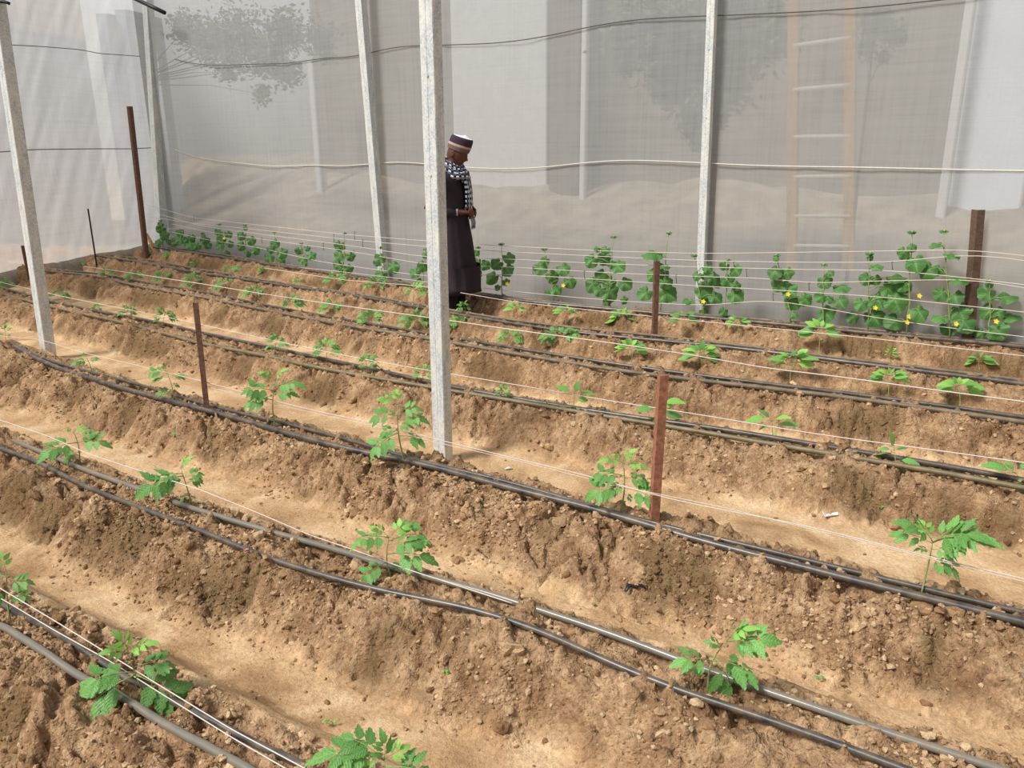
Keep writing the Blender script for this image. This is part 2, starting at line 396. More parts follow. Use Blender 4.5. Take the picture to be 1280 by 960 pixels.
# ------------------------------------------------------------------ soil ground
def graded(a, b, fine, k, lo, hi):
    """samples from a to b, spacing 'fine' within [lo,hi] and growing outside"""
    out = list(np.arange(lo, hi, fine)); x = hi; st = fine
    while x < b: out.append(x); st = fine + k * (x - hi); x += st
    out.append(b); left = []; x = lo
    while x > a: st = fine + k * (lo - x); x -= st; left.append(max(x, a))
    return np.array(left[::-1] + out)
gu = graded(-14, 9.5, .0085, .0022, -3.4, 2.6)
gv = graded(-.9, 7.25, .0085, .0035, .75, 2.4)
Ug, Vg = np.meshgrid(gu, gv)
Hg, Rg, Wg = ground(Ug, Vg)
X = Ug * DU[0] + Vg * DV[0]; Y = Ug * DU[1] + Vg * DV[1]
nu, nv = len(gu), len(gv)
idx = np.arange(nu * nv).reshape(nv, nu)
fc = np.stack([idx[:-1, :-1], idx[:-1, 1:], idx[1:, 1:], idx[1:, :-1]], -1).reshape(-1, 4)
soil = mesh_obj('soil_ground', np.stack([X, Y, Hg], -1).reshape(-1, 3), fc, M_SOIL)
for nm, A in (('rough', Rg), ('wet', Wg)):
    at = soil.data.attributes.new(nm, 'FLOAT', 'POINT'); at.data.foreach_set('value', A.ravel().astype(np.float32))
tag(soil, kind='structure')
print('ground verts', nu * nv)

# loose clods of every size, uncountable
def ico(sub):
    import bmesh
    bm = bmesh.new(); bmesh.ops.create_icosphere(bm, subdivisions=sub, radius=1)
    v = np.array([q.co[:] for q in bm.verts]); f = np.array([[w.index for w in q.verts] for q in bm.faces]); bm.free(); return v, f
def scatter(N, smin, smax, sub, dens_pow, umin, umax, vmin, vmax, keep):
    u = RNG.uniform(umin, umax, N); v = RNG.uniform(vmin, vmax, N)
    h, r, w = ground(u, v)
    cl = fbm(u * 3.3, v * 3.3, 2, 5)
    p = (r ** 1.3) * np.clip((cl - .3) * 2.6, .06, 1) + keep
    k = RNG.rand(N) < p
    u, v, h, w = u[k], v[k], h[k], w[k]; n = len(u)
    V, Fc = ico(sub)
    s = smin * (smax / smin) ** (RNG.rand(n) ** dens_pow)
    ax = np.stack([s * RNG.uniform(.75, 1.35, n), s * RNG.uniform(.75, 1.2, n), s * RNG.uniform(.55, .95, n)], -1)
    a = RNG.uniform(0, 6.28, n); b = RNG.uniform(-.6, .6, n)
    P = V[None] * ax[:, None, :]
    for _ in range(4):
        kdir = RNG.normal(size=(n, 1, 3)); ph = RNG.uniform(0, 6.28, (n, 1))
        P = P * (1 + .16 * np.sin((V[None] * kdir * 2.2).sum(-1) + ph))[..., None]
    P = P * (1 + RNG.uniform(-.07, .07, (n, len(V), 1)))
    ca, sa = np.cos(a)[:, None], np.sin(a)[:, None]; cb, sb = np.cos(b)[:, None], np.sin(b)[:, None]
    y2 = P[..., 1] * cb - P[..., 2] * sb; z2 = P[..., 1] * sb + P[..., 2] * cb
    x3 = P[..., 0] * ca - y2 * sa; y3 = P[..., 0] * sa + y2 * ca
    cx = u * DU[0] + v * DV[0]; cy = u * DU[1] + v * DV[1]
    Q = np.stack([x3 + cx[:, None], y3 + cy[:, None], z2 + (h + s * .12)[:, None]], -1)
    FF = (Fc[None] + (np.arange(n) * len(V))[:, None, None]).reshape(-1, 3)
    return Q.reshape(-1, 3), FF, np.repeat(RNG.rand(n), len(V)), np.repeat(w, len(V))
parts = [scatter(60000, .0035, .011, 1, 1.8, -3.2, 2.6, .6, 2.7, .02),
         scatter(45000, .005, .013, 1, 1.8, -6.5, 5, 1.8, 5.2, .015),
         scatter(4500, .011, .028, 2, 3.0, -4, 3.2, .6, 3.6, .004),
         scatter(5000, .012, .028, 1, 2.6, -9, 7.5, 3.2, 6.6, .004)]
vv, ff, tt, ww = [], [], [], []; off = 0
for a_, b_, c_, d_ in parts:
    vv.append(a_); ff.append(b_ + off); tt.append(c_); ww.append(d_); off += len(a_)
cl = mesh_obj('soil_clods', np.concatenate(vv), np.concatenate(ff), M_CLOD, None, False)
for nm, A in (('tone', tt), ('wet', ww)):
    at = cl.data.attributes.new(nm, 'FLOAT', 'POINT'); at.data.foreach_set('value', np.concatenate(A).astype(np.float32))
tag(cl, 'loose dry crumbs and clods of brown soil strewn over the ridges', 'soil clods', kind='stuff')
print('clod verts', off)

# ------------------------------------------------------------------ hoses
def resample(P, n):
    P = np.asarray(P); d = np.r_[0, np.cumsum(np.linalg.norm(np.diff(P, axis=0), axis=1))]
    t = np.linspace(0, d[-1], n); return np.stack([np.interp(t, d, P[:, i]) for i in range(P.shape[1])], -1)
def smooth(P, k=5):
    Q = P.copy(); h = k // 2
    for i in range(P.shape[1]):
        Q[:, i] = np.convolve(np.pad(P[:, i], h, mode='edge'), np.ones(k) / k, 'valid')
    Q[0] = P[0]; Q[-1] = P[-1]; return Q
RW = ['nearest soil ridge, lower left corner of the photo', 'second ridge from the camera', 'third ridge from the camera, in front of the large galvanized post',
      'fourth ridge from the camera', 'fifth ridge from the camera', 'sixth ridge, just before the cucumber row', 'ridge at the foot of the back net']
HL = {'A1': ('grey dusty drip hose on the near edge of the ridge in the lower left corner', 2), 'A2': ('black drip hose behind the dusty one in the lower left corner', 0),
      'B1': ('black drip hose on near edge of the second ridge from the camera', 0), 'B2': ('pale grey wet-looking drip hose on far edge of the second ridge', 2),
      'C1': ('thick black drip hose on the near edge of the third ridge', 0), 'C2': ('thin black drip hose just behind the thick one on the third ridge', 0),
      'D1': ('near drip hose on fourth ridge, passing behind the large galvanized post', 3), 'D2': ('far drip hose on fourth ridge, black at the right edge', 0),
      'E1': ('near drip hose on fifth ridge from the camera, dark and dusty', 1), 'E2': ('far drip hose on fifth ridge from the camera', 0),
      'F1': ('near drip hose on the sixth ridge, just before the cucumber row', 0), 'F2': ('far drip hose on the sixth ridge, just before the cucumber row', 1),
      'G1': ('black drip hose along the foot of the back net', 0), 'G2': ('pale dusty drip hose behind the black one at the foot of the back net', 1)}
HR = {'A1': .0118, 'A2': .0105, 'B1': .0108, 'B2': .0115, 'C1': .0150, 'C2': .010, 'D1': .013, 'D2': .013, 'E1': .014, 'E2': .012, 'F1': .014, 'F2': .011, 'G1': .017, 'G2': .012}
for k, px in HOSES.items():
    i = ROWK.index(k[0]); r = HR[k]
    P = np.array([hz(*q) for q in px]); n = 260
    off_ = P[-1, 1] - vrow(i, P[-1, 0])
    if k[0] != 'A': P = np.vstack([P] + [[P[-1, 0] + e_, vrow(i, P[-1, 0] + e_) + off_] for e_ in (1.0, 2.0)])
    n = 320; P = resample(P, n); P = smooth(P, 21)
    z = ground(P[:, 0], P[:, 1])[0]
    # the stiff hose bridges hollows
    zs = z.copy()
    for _ in range(3): zs = np.maximum(np.convolve(np.pad(zs, 7, mode='edge'), np.ones(15) / 15, 'valid'), z * .55 + zs * .45)
    zs = np.convolve(np.pad(zs, 4, mode='edge'), np.ones(9) / 9, 'valid') ; zs = smooth(zs[:, None], 41)[:, 0] + r * .8
    if k[0] in 'ABC': zs = zs + .003
    b = MB(); b.tube([W(P[j, 0], P[j, 1], zs[j]) for j in range(n)], r, 10)
    o = b.build('drip_hose', M_HOSE[HL[k][1]]); tag(o, HL[k][0], 'hose', 'drip hoses along the soil ridges')

# ------------------------------------------------------------------ film walls and outside
def on_row(px, py, i, dv=0.0):
    v = float(vrow(i, 0)); 
    for _ in range(6):
        p = on_plane(px, py, W(0, v + dv), DV); v = float(vrow(i, uv(p)[0]))
    return p
WB = np.array([uv(on_z(x, y, .15)) for x, y in ((215, 303), (480, 344), (876, 392), (1280, 428))])
bs = np.polyfit(WB[:, 0], WB[:, 1], 1)
print('wall back v:', WB, bs)
cornerP = on_z(213, 306, .12)
cu = uv(cornerP)[0]
wb0 = W(cu, bs[0] * cu + bs[1]); wb1 = W(10, bs[0] * 10 + bs[1])
wbd = (wb1 - wb0); LB = np.linalg.norm(wbd); wbd /= LB; wbn = np.array([-wbd[1], wbd[0], 0])
wl1 = on_z(-40, 362, .05); wl1[2] = 0
wld = wl1 - wb0; wld[2] = 0; wld /= np.linalg.norm(wld); wln = np.array([wld[1], -wld[0], 0])
if np.dot(wln, EYE - wb0) > 0: wln = -wln      # outward
LL = 6.5
print('corner', wb0, 'left dir', wld, 'wln', wln, 'camdist', np.dot(EYE - wb0, wbn))
def film(name, p0, d, n, L, H, mat, dx, amp, diag):
    nx, nz = int(L / dx), int(H / dx)
    s = np.linspace(0, L, nx); z = np.linspace(-.03, H, nz); S, Z = np.meshgrid(s, z)
    w = amp * (fbm(S * 1.1, Z * .45, 3, 31) - .5) * 2 + amp * .35 * (fbm(S * 7, Z * .8, 3, 33) - .5)
    w = w + amp * diag * (np.abs(fbm((S + Z * .55) * 3.2, (Z - S) * .35, 3, 37) - .5)) * 2
    w = w * np.clip(Z / .3, 0, 1) * sstep(0, .25, S) + .0
    P = p0[None, None] + d * S[..., None] + n * w[..., None] + np.array([0, 0, 1.0]) * Z[..., None]
    ix = np.arange(nx * nz).reshape(nz, nx)
    fq = np.stack([ix[:-1, :-1], ix[:-1, 1:], ix[1:, 1:], ix[1:, :-1]], -1).reshape(-1, 4)
    return tag(mesh_obj(name, P.reshape(-1, 3), fq, mat), kind='structure')
aB = math.atan2(wbd[1], wbd[0]); aL = math.atan2(wld[1], wld[0])
M_NETB = film_mat('insect_net', srgb(196, 198, 198), .68, aB, 1)
M_NETL = film_mat('plastic_film', srgb(248, 250, 253), .68, aL, 1, .6, .07, .95)
film('wall_back', wb0, wbd, wbn, LB, 4.7, M_NETB, .05, .02, 0.4)
film('wall_left', wb0, wld, wln, LL, 4.7, M_NETL, .04, .022, 1.3)

# support wires running along the films
def wire(pts, p0, n, r, mat, name, label, inset=.02, cat='wire', group=None):
    nn = n if np.dot(n, EYE - p0) > 0 else -n
    P = np.array([on_plane(x, y, p0 + nn * inset, n) for x, y in pts])
    if abs(np.dot(n, wbn)) > .99: P = np.vstack([P, P[-1] + wbd * 2.0])
    P = smooth(resample(P, 80), 5)
    b = MB(); b.tube(P, r, 5); o = b.build(name, mat); tag(o, label, cat, group); return o
wire([(219,187),(225,190),(240,196),(270,201),(320,206),(345,209),(380,206),(450,208),(475,202),(530,204),(570,209),(640,212),(700,208),(750,200),(830,201),(880,204),(960,208),(1080,209),(1180,212),(1290,214),(1500,216)], wb0, wbn, .006, M_WIREL, 'support_wire', 'pale horizontal wire across the back net at head height')
wire([(219,74),(240,80),(270,82),(320,80),(375,79),(390,73),(450,71),(475,62),(500,57),(530,57),(600,55),(640,53),(700,42),(765,27),(840,21),(885,20),(960,17),(1075,11),(1160,1),(1300,-12)], wb0, wbn, .005, M_WIRE, 'support_wire', 'dark horizontal wire high across the back net')
wire([(-40,193),(0,190),(40,187),(115,186),(165,186),(204,184)], wb0, wln, .006, M_WIRE, 'support_wire', 'dark horizontal wire along the left film at head height')
wire([(-40,52),(10,56),(50,58),(100,62),(125,67),(185,71),(204,73)], wb0, wln, .005, M_WIRE, 'support_wire', 'thin wire high across the left plastic film')

# outside ground beyond the films
b = MB()
og = 30
xs = np.linspace(-32, 26, 90); ys = np.linspace(5, 42, 70)
XX, YY = np.meshgrid(xs, ys)
dist = (XX - wb0[0]) * wbn[0] + (YY - wb0[1]) * wbn[1]
distL = (XX - wb0[0]) * wln[0] + (YY - wb0[1]) * wln[1]
dd = np.maximum(dist, distL)
ZZ = -.06 + 1.25 * sstep(2.2, 6.5, dd) * (.8 + .4 * fbm(XX * .6, YY * .6, 3, 71)) * (dist > distL) + .25 * (fbm(XX * 1.2, YY * 1.2, 3, 70) - .5) * sstep(.6, 3, dd)
ZZ = np.where(dd < .25, -.25, ZZ)
ix = np.arange(XX.size).reshape(XX.shape)
fq = np.stack([ix[:-1, :-1], ix[:-1, 1:], ix[1:, 1:], ix[1:, :-1]], -1).reshape(-1, 4)
tag(mesh_obj('outside_ground', np.stack([XX, YY, ZZ], -1).reshape(-1, 3), fq, simple('outside_earth', srgb(150, 136, 120), .95, .3, 3, .3)), kind='structure')

# low concrete curb outside, at the foot of both films
def bar(p, q, w, h, z0, mat, name, n, kind='structure'):
    b = MB(); p = np.asarray(p); q = np.asarray(q); m = (p + q) / 2; d = (q - p) / 2
    seg = 40; R = []
    for i in range(seg + 1):
        c = p + (q - p) * i / seg; hh = h + .012 * (random.random() - .5)
        e = .012
        R.append([c + np.array([0, 0, z0]), c + np.array([0, 0, z0 + hh - e]), c + n * e + np.array([0, 0, z0 + hh]), c + n * (w - e) + np.array([0, 0, z0 + hh]), c + n * w + np.array([0, 0, z0 + hh - e]), c + n * w + np.array([0, 0, z0])])
    b.rings(R); o = b.build(name, mat, None, False); o['kind'] = kind; return o
M_CONC = simple('weathered_concrete', srgb(140, 132, 122), .9, .25, 9, .4)
bar(wb0 - wbd * .2 + wbn * .05, wb1 + wbn * .05, .15, .36, -.1, M_CONC, 'trim_1', wbn)
bar(wb0 + wln * .03, wb0 + wld * LL + wln * .03, .15, .22, -.1, M_CONC, 'trim_2', wln)
# folded skirt of grey soil-covered film inside the left wall
b = MB(); R = []
for i in range(90):
    c = wb0 + wld * (LL * i / 89.); a = .010 * math.sin(i * .35) + .012 * random.random()
    R.append([c - wln * .01 + np.array([0, 0, -.05]), c - wln * (.01) + np.array([0, 0, .17 + a]), c - wln * (.03) + np.array([0, 0, .18 + a]), c - wln * (.08 + a) + np.array([0, 0, .10 + a * .5]), c - wln * (.16 + a) + np.array([0, 0, .02]), c - wln * .17 + np.array([0, 0, -.05])])
b.rings(R); o = b.build('film_skirt', simple('grey_skirt', srgb(136, 124, 110), .85, .25, 12, .4)); tag(o, 'grey dirty folded skirt along the foot of the left plastic film', 'film skirt')

def behind(px, py, dist, left=False):
    """point seen at (px,py) on a plane parallel to a film wall, dist metres outside it"""
    n = wln if left else wbn
    return on_plane(px, py, wb0 + n * dist, n)
def block_wall_mat(name, a, b_, rot):
    t = NT(name); g = t.geo(); r = t.vmap(g, (1, 1, 1), (0, 0, -rot)); sx = t.n('ShaderNodeSeparateXYZ'); t.l(r, sx.inputs[0])
    cb = t.n('ShaderNodeCombineXYZ'); t.l(sx.outputs[0], cb.inputs[0]); t.l(sx.outputs[2], cb.inputs[1])
    br = t.n('ShaderNodeTexBrick'); t.l(cb.outputs[0], br.inputs['Vector']); br.inputs['Scale'].default_value = 1
    br.inputs['Brick Width'].default_value = .45; br.inputs['Row Height'].default_value = .23; br.inputs['Mortar Size'].default_value = .012
    br.inputs['Color1'].default_value = a; br.inputs['Color2'].default_value = b_; br.inputs['Mortar'].default_value = tuple(x * .72 for x in a[:3]) + (1,)
    c = t.mix(.5, br.outputs['Color'], t.ramp(t.noise(2, 5, g), [(.3, (.75, .75, .75, 1)), (.7, (1.1, 1.1, 1.1, 1))]), 'MULTIPLY')
    t.bsdf(c, .95, t.bump(br.outputs['Fac'], -.4, .01), 0, .2); return t.m
def slab(name, p, q, n, th, ztop0, ztop1, mat, label, cat, zb=-.3):
    b = MB(); p = np.asarray(p, float).copy(); q = np.asarray(q, float).copy(); R = []
    for i in range(13):
        f_ = i / 12.; c = p + (q - p) * f_; c[2] = 0; zt = ztop0 + (ztop1 - ztop0) * f_
        R.append([c + [0, 0, zb], c + [0, 0, zt], c + n * th + [0, 0, zt], c + n * th + [0, 0, zb]])
    b.rings(R); o = b.build(name, mat, None, False); tag(o, label, cat); return o
M_BLOCK = block_wall_mat('block_wall', srgb(130, 122, 108), srgb(116, 110, 100), aB)
M_BLOCKL = block_wall_mat('pale_block_wall', srgb(244, 226, 204), srgb(234, 218, 198), aL)
pa = behind(214, 20, 5.5); pb = behind(1500, -60, 5.5)
pl = behind(236, 22, 5.5); 
slab('block_wall', wb0 + wbn * 5.5 - wbd * 2.6, wb1 + wbn * 5.5 + wbd * 5, wbn, .2, pl[2], pl[2] + .15, M_BLOCK, 'tall grey block wall seen hazily through the back net', 'wall')
slab('block_wall', wb0 + wln * 6.0 - wld * 6.5, wb0 + wld * 12 + wln * 6.0, wln, .2, 5.4, 5.4, M_BLOCKL, 'pale beige block wall seen through the left plastic film', 'wall')

def column(x0, x1, ytop, dist, mat, label, left=False, xb=0, name='concrete_column', cat='column', zb=-.2, ybot=None):
    n = wln if left else wbn; d = wld if left else wbd
    a = behind(x0, ytop, dist, left); c = behind(x1, ytop, dist, left)
    if ybot is not None: zb = behind((x0 + x1) / 2, ybot, dist, left)[2]
    m = (a + c) / 2; w = abs(np.dot(c - a, d)) / 2; zt = m[2]
    b = MB(); e = min(.02, w * .3); th = min(.14, w)
    prof = [(-w + e, -th), (w - e, -th), (w, -th + e), (w, th - e), (w - e, th), (-w + e, th), (-w, th - e), (-w, -th + e)]
    b.rings([[m * [1, 1, 0] + d * p + n * (q + th) + [0, 0, z] for p, q in prof] for z in (zb, zb + (zt - zb) * .5, zt - .02, zt)])
    o = b.build(name, mat, None, False); tag(o, label, cat); return o
M_PALE = simple('pale_render', srgb(206, 207, 208), .9, .06, 5, .1)
M_PALEB = simple('pale_blue_sheet', srgb(222, 230, 242), .7, .05, 3, .1)
M_GREYB = simple('blue_grey_sheet', srgb(112, 126, 146), .7, .10, 3, .1)
M_DKCOL = simple('dark_column', srgb(96, 86, 76), .9, .2, 5, .1)
column(560, 684, -60, 5.1, M_PALE, 'broad pale rendered panel behind the back net, right of the large post', name='rendered_panel', cat='panel')
column(687, 727, -60, 4.9, M_DKCOL, 'dark concrete column behind the back net')
column(728, 735, -60, 4.8, M_PALE, 'thin pale pole beside dark column behind the back net', name='pale_pole', cat='pole')
column(1215, 1228, -60, 4.8, M_PALE, 'slim pale column behind net near the upper right corner', name='pale_column')
column(1230, 1330, -60, 5.1, M_PALEB, 'pale bluish sheet behind the net in the upper right corner', name='pale_sheet', cat='sheet')
column(383, 390, 75, 4.5, M_PALE, 'thin pale upright pole behind the net left of centre', name='pale_pole', cat='pole')
column(-30, 105, 38, 3.0, M_GREYB, 'large blue-grey wrapped stack behind the left film', True, name='wrapped_stack', cat='stack')
column(134, 155, 19, 3.3, M_GREYB, 'left one of two grey boards leaning behind the left film', True, name='grey_board', cat='board')
column(158, 186, 15, 3.0, M_GREYB, 'right one of two grey boards leaning behind the left film', True, name='grey_board', cat='board')
column(192, 203, 22, 3.4, M_PALEB, 'pale bluish board behind the corner of the two films', True, name='pale_board', cat='board')

# ladder-like timber frame outside
lad = empty('timber_ladder', behind(1025, 330, .45) * [1, 1, 0]); tag(lad, 'tall pale timber ladder frame standing behind the back net', 'ladder')
lo_ = np.array(lad.location)
def rail(x, yb, yt, w=.045):
    a = behind(x, yb, .45); c = behind(x + 3, yt, .45); b = MB()
    e1 = wbd * w; e2 = wbn * .03; R = []
    for f_ in np.linspace(0, 1, 9):
        m = a + (c - a) * f_ - lo_; R.append([m - e1 - e2, m + e1 - e2, m + e1 + e2, m - e1 + e2])
    b.rings(R); return b.build('side_rail', M_WOOD, lad, False)
rail(990, 335, -40); rail(1061, 335, -40)
M_RUNG = simple('pale_rung', srgb(246, 240, 230), .8, .04, 20, .1)
for y0, y1 in ((57, 47), (112, 106), (171, 170), (221, 220), (270, 270), (307, 308)):
    a = behind(992, y0, .43) - lo_; c = behind(1064, y1, .43) - lo_
    MB().tube([a, (a + c) / 2, c], .017, 8).build('rung', M_RUNG, lad)

# trees outside the net
def tree(name, blobs, dist, n, label, trunk, seed, lsz, tx):
    rs = random.Random(seed); ft = behind(tx, 300, dist) * [1, 1, 0]; root = empty(name, ft); tag(root, label, 'tree')
    b = MB(); C = []
    for x, y, rp in blobs:
        c = behind(x, y, dist) ; C.append((c - ft, rp * depth_of(c) / F))
    tot = sum(q[1] ** 2 for q in C)
    for c, R_ in C:
        for _ in range(int(n * R_ ** 2 / tot)):
            q = np.array([rs.gauss(0, .48) for _ in range(3)]); p = c + (wbd * q[0] + wbn * q[1] * .8) * R_ + np.array([0, 0, q[2] * R_])
            a = np.array([rs.gauss(0, 1), rs.gauss(0, 1), rs.gauss(0, .7)]); a /= np.linalg.norm(a)
            s_ = np.cross(a, [rs.gauss(0, 1), rs.gauss(0, 1), 1]); s_ /= np.linalg.norm(s_) + 1e-9
            l = lsz * rs.uniform(.6, 1.3)
            b.add([p, p + a * l * .5 + s_ * l * .25, p + a * l, p + a * l * .5 - s_ * l * .25], [(0, 1, 2, 3)])
    b.build('foliage', M_OUTLEAF, root, False)
    t = MB(); zc = max(c[2] for c, _ in C); mid = np.array([0, 0, zc * .78])
    t.tube([np.array([0, 0, -.1]), mid * .5, mid, np.array([0, 0, zc])], [trunk, trunk * .85, trunk * .7, trunk * .3], 9)
    for c, R_ in C:
        t.tube([mid + [0, 0, (c[2] - mid[2]) * .15], mid * .4 + c * .6 + [0, 0, .06], c], [trunk * .22, trunk * .14, trunk * .06], 6)
    t.build('trunk', M_BARK, root); return root
M_OUTLEAF = simple('outside_foliage', srgb(96, 112, 78), .8, .3, 3, 0)
M_BARK = simple('tree_bark', srgb(96, 76, 58), .9, .3, 10, .4)
tree('leafy_tree', [(232,36,22),(262,52,26),(300,50,36),(335,72,24),(356,40,26),(328,118,12),(400,50,22),(286,90,12),(360,90,18)], 2.0, 7000, 'leafy green tree seen through the net beside the far corner', .05, 4, .10, 208)
tree('leafy_tree', [(1095,28,18),(1118,45,14),(1082,60,12),(1104,72,8)], 1.0, 1300, 'small dark bushy tree behind the net right of the timber ladder', .02, 8, .05, 1064)
tree('broad_tree', [(795,40,34),(850,45,48),(925,35,48),(970,45,26),(840,105,26),(866,150,18),(905,105,30),(782,78,14),(895,150,14),(876,182,9)], 1.8, 11000, 'broad brownish tree behind the net at the right back post', .10, 9, .10, 882)

# ------------------------------------------------------------------ posts
def square_post(base, top, w, label, rot=0.0, base_z=-.05, mat=M_GALV, wide=None):
    cr, sr = math.cos(math.radians(rot)), math.sin(math.radians(rot)); DU_, DV_ = DU * cr + DV * sr, DV * cr - DU * sr
    root = empty('galvanized_post', base * [1, 1, 0]); tag(root, label, 'post', 'galvanized greenhouse posts')
    a = np.array([0, 0, base_z]); c = top - np.array([base[0], base[1], 0]); h = w / 2; e = .004; wd = (wide or w) / 2
    prof = [(-h + e, -wd), (-.004, -wd), (0, -wd + .0025), (.004, -wd), (h - e, -wd), (h, -wd + e), (h, -.003), (h - .002, 0), (h, .003), (h, wd - e), (h - e, wd), (-h + e, wd), (-h, wd - e), (-h, -wd + e)]
    R = []
    for f_ in np.linspace(0, 1, 24):
        m = a + (c - a) * f_; R.append([m + DU_ * p + DV_ * q for p, q in prof])
    MB().rings(R).build('square_tube', mat, root, False)
    # bolts
    for f_ in (.62, .8):
        m = a + (c - a) * f_ - DV_ * (wd + .001); bb = MB()
        bb.rings([[m - DV_ * d_ + DU_ * .006 * math.cos(k) + np.array([0, 0, .006]) * math.sin(k) for k in np.linspace(0, 2 * math.pi, 7)[:-1]] for d_ in (0, .004)])
        bb.build('bolt', M_GALV, root, False)
    return root
def post_from_px(bx, by, tx, ty, w, label, z=.02, on=None, wide=None, rot=0.0):
    base = on_z(bx, by, z) if on is None else on
    dpt = depth_of(base)
    # top: on the vertical plane through the base that faces the camera
    n = np.array([base[0], base[1], 0]); n /= np.linalg.norm(n)
    top = on_plane(tx, ty, base, n)
    d = top - base; top = base + d * 1.06
    return square_post(base, top, w, label, rot, wide=wide)
post_from_px(554, 572, 537, -10, .078, 'large galvanized square post standing in front of the person', rot=5)
post_from_px(61, 446, -8, -30, .085, 'galvanized square post near the left edge, rising from the third ridge')
on = wb0 + wbd * np.dot(on_z(876, 395, .1) - wb0, wbd) - wbn * .07
post_from_px(876, 392, 891, -10, .072, 'galvanized post against back net, right of the person', on=on, rot=0)
on = wb0 + wbd * np.dot(on_z(479, 345, .1) - wb0, wbd) - wbn * .07
post_from_px(479, 345, 450, -10, .10, 'galvanized post against the back net, left of the person', on=on)
on = wb0 + wbd * .22 - wbn * .16
post_from_px(218, 305, 184, -10, .12, 'galvanized corner post where left film meets back net', on=on)
# black pipe at the eaves by the corner post
a = on_plane(168, -2, wb0 + wbd * .12 - wbn * .35, wbn); c = on_plane(206, 16, wb0 + wbd * .12 - wbn * .25, wbn)
b = MB(); b.tube([a + (a - c) * .3, a, (a + c) / 2, c], .028, 10); o = b.build('black_pipe', M_BLACK); tag(o, 'black pipe crossing the top of the corner post', 'pipe')
a = on_plane(-6, 1, on_z(61, 446, .02), np.array([0, 1.0, 0]))
b = MB(); b.tube([a, a + [.05, 0, -.006], a + [.085, 0, -.012], a + [.1, 0, -.02]], [.012, .012, .01, .012], 8); o = b.build('wire_clamp', M_BLACK); tag(o, 'small black clamp at the top of the left-edge post', 'clamp')
# black hose stub at foot of the right back post
p = on_z(884, 392, .1); b = MB(); b.tube([p, p + [-.01, -.02, .05], p + [-.04, -.03, .10], p + [-.07, -.03, .13]], .02, 8); o = b.build('hose_stub', M_BLACK); tag(o, 'short black hose end at the foot of the right back post', 'hose')

# ------------------------------------------------------------------ stakes
def stake(bx, by, tx, ty, w, mat, label, i=None, kind='angle', z=H0):
    base = on_z(bx, by, z); u0, v0 = uv(base); zg = gz(u0, v0); base = np.array([base[0], base[1], zg])
    n = np.array([base[0], base[1], 0]); n /= np.linalg.norm(n); top = on_plane(tx, ty, base, n)
    low = base - (top - base) / np.linalg.norm(top - base) * .08
    b = MB(); K = 18
    if kind == 'angle':     # L-section iron
        h = w; th = .004
        prof = [(-h / 2, -h / 2), (h / 2, -h / 2), (h / 2, -h / 2 + th), (-h / 2 + th, -h / 2 + th), (-h / 2 + th, h / 2), (-h / 2, h / 2)]
    else:
        prof = [(w / 2 * math.cos(q), w / 2 * math.sin(q)) for q in np.linspace(0, 2 * math.pi, 9)[:-1]]
    ca, sa = math.cos(.15), math.sin(.15)
    R = []
    for f_ in np.linspace(0, 1, K):
        m = low + (top - low) * f_; R.append([m + np.array([p * ca - q * sa, p * sa + q * ca, 0]) for p, q in prof])
    b.rings(R); o = b.build('iron_stake', mat, None, False); tag(o, label, 'stake', 'iron stakes holding the strings'); return base, top
stake(817, 657, 829, 468, .034, M_RUST2, 'orange rusty iron stake right of the tallest tomato seedling on the third ridge')
stake(260, 518, 245, 378, .030, M_RUST, 'dark rusty iron stake left of centre on the third ridge')
stake(818, 421, 821, 326, .040, M_RUST, 'rusty iron stake in front of cucumber vines beside right back post')
stake(1210, 427, 1223, 262, .064, M_BROWNIRON, 'tall wide brown iron stake among cucumbers near the right edge')
stake(182, 314, 162, 133, .085, M_RUST, 'very tall rusty iron stake in the far left corner', kind='round')
stake(120, 326, 110, 261, .022, M_BLACK, 'thin dark rod left of the very tall stake at the left film', kind='round')
stake(35, 341, 28, 307, .04, M_RUST, 'short rusty stake at the left film, partly behind the left-edge post', kind='round')
p = on_z(193, 313, .1); b = MB(); q = on_plane(183, 292, p, np.array([0, 1.0, 0])); b.tube([p, (p + q) / 2 + [.005, 0, 0], q], [.03, .028, .02], 6); o = b.build('wooden_peg', M_WOOD, None, False); tag(o, 'short pale wooden peg leaning against the very tall rusty stake', 'peg')

# ------------------------------------------------------------------ strings
def string(pts, i, label, r=.0024, dv=0.0, sag=.0, group='white twine strings', mat=M_STRING):
    P = np.array([on_row(x, y, i, dv) for x, y in pts])
    if len(pts) > 9 and i > 1: P = np.vstack([P, P[-1] + DU * 1.0, P[-1] + DU * 2.0])
    P = resample(P, 90); P = smooth(P, 3)
    b = MB(); b.tube(P, r, 5); o = b.build('twine_string', mat); tag(o, label, 'string', group)
string([(-60,700),(8,740),(70,777),(135,817),(200,857),(290,912),(380,960),(480,1015)], 0, 'upper of the two white strings in the lower left corner', .0017, .0)
string([(-60,715),(8,752),(70,789),(135,825),(200,866),(290,922),(370,968),(480,1030)], 0, 'lower of the two white strings in the lower left corner', .0017, .0)
string([(-60,507),(0,525),(60,545),(110,567),(180,590),(250,612),(320,640),(385,668),(450,690),(510,712),(560,728),(640,754)], 1, 'white string running along the second ridge to the hose', .0020, .02)
string([(-60,405),(0,420),(50,424),(100,440),(190,461),(255,477),(340,500),(400,515),(480,531),(545,549),(640,572),(745,597),(820,620),(900,637),(1000,655),(1100,680),(1200,706),(1280,722),(1400,755)], 2, 'white string tied to the orange rusty stake on the third ridge', .0020)
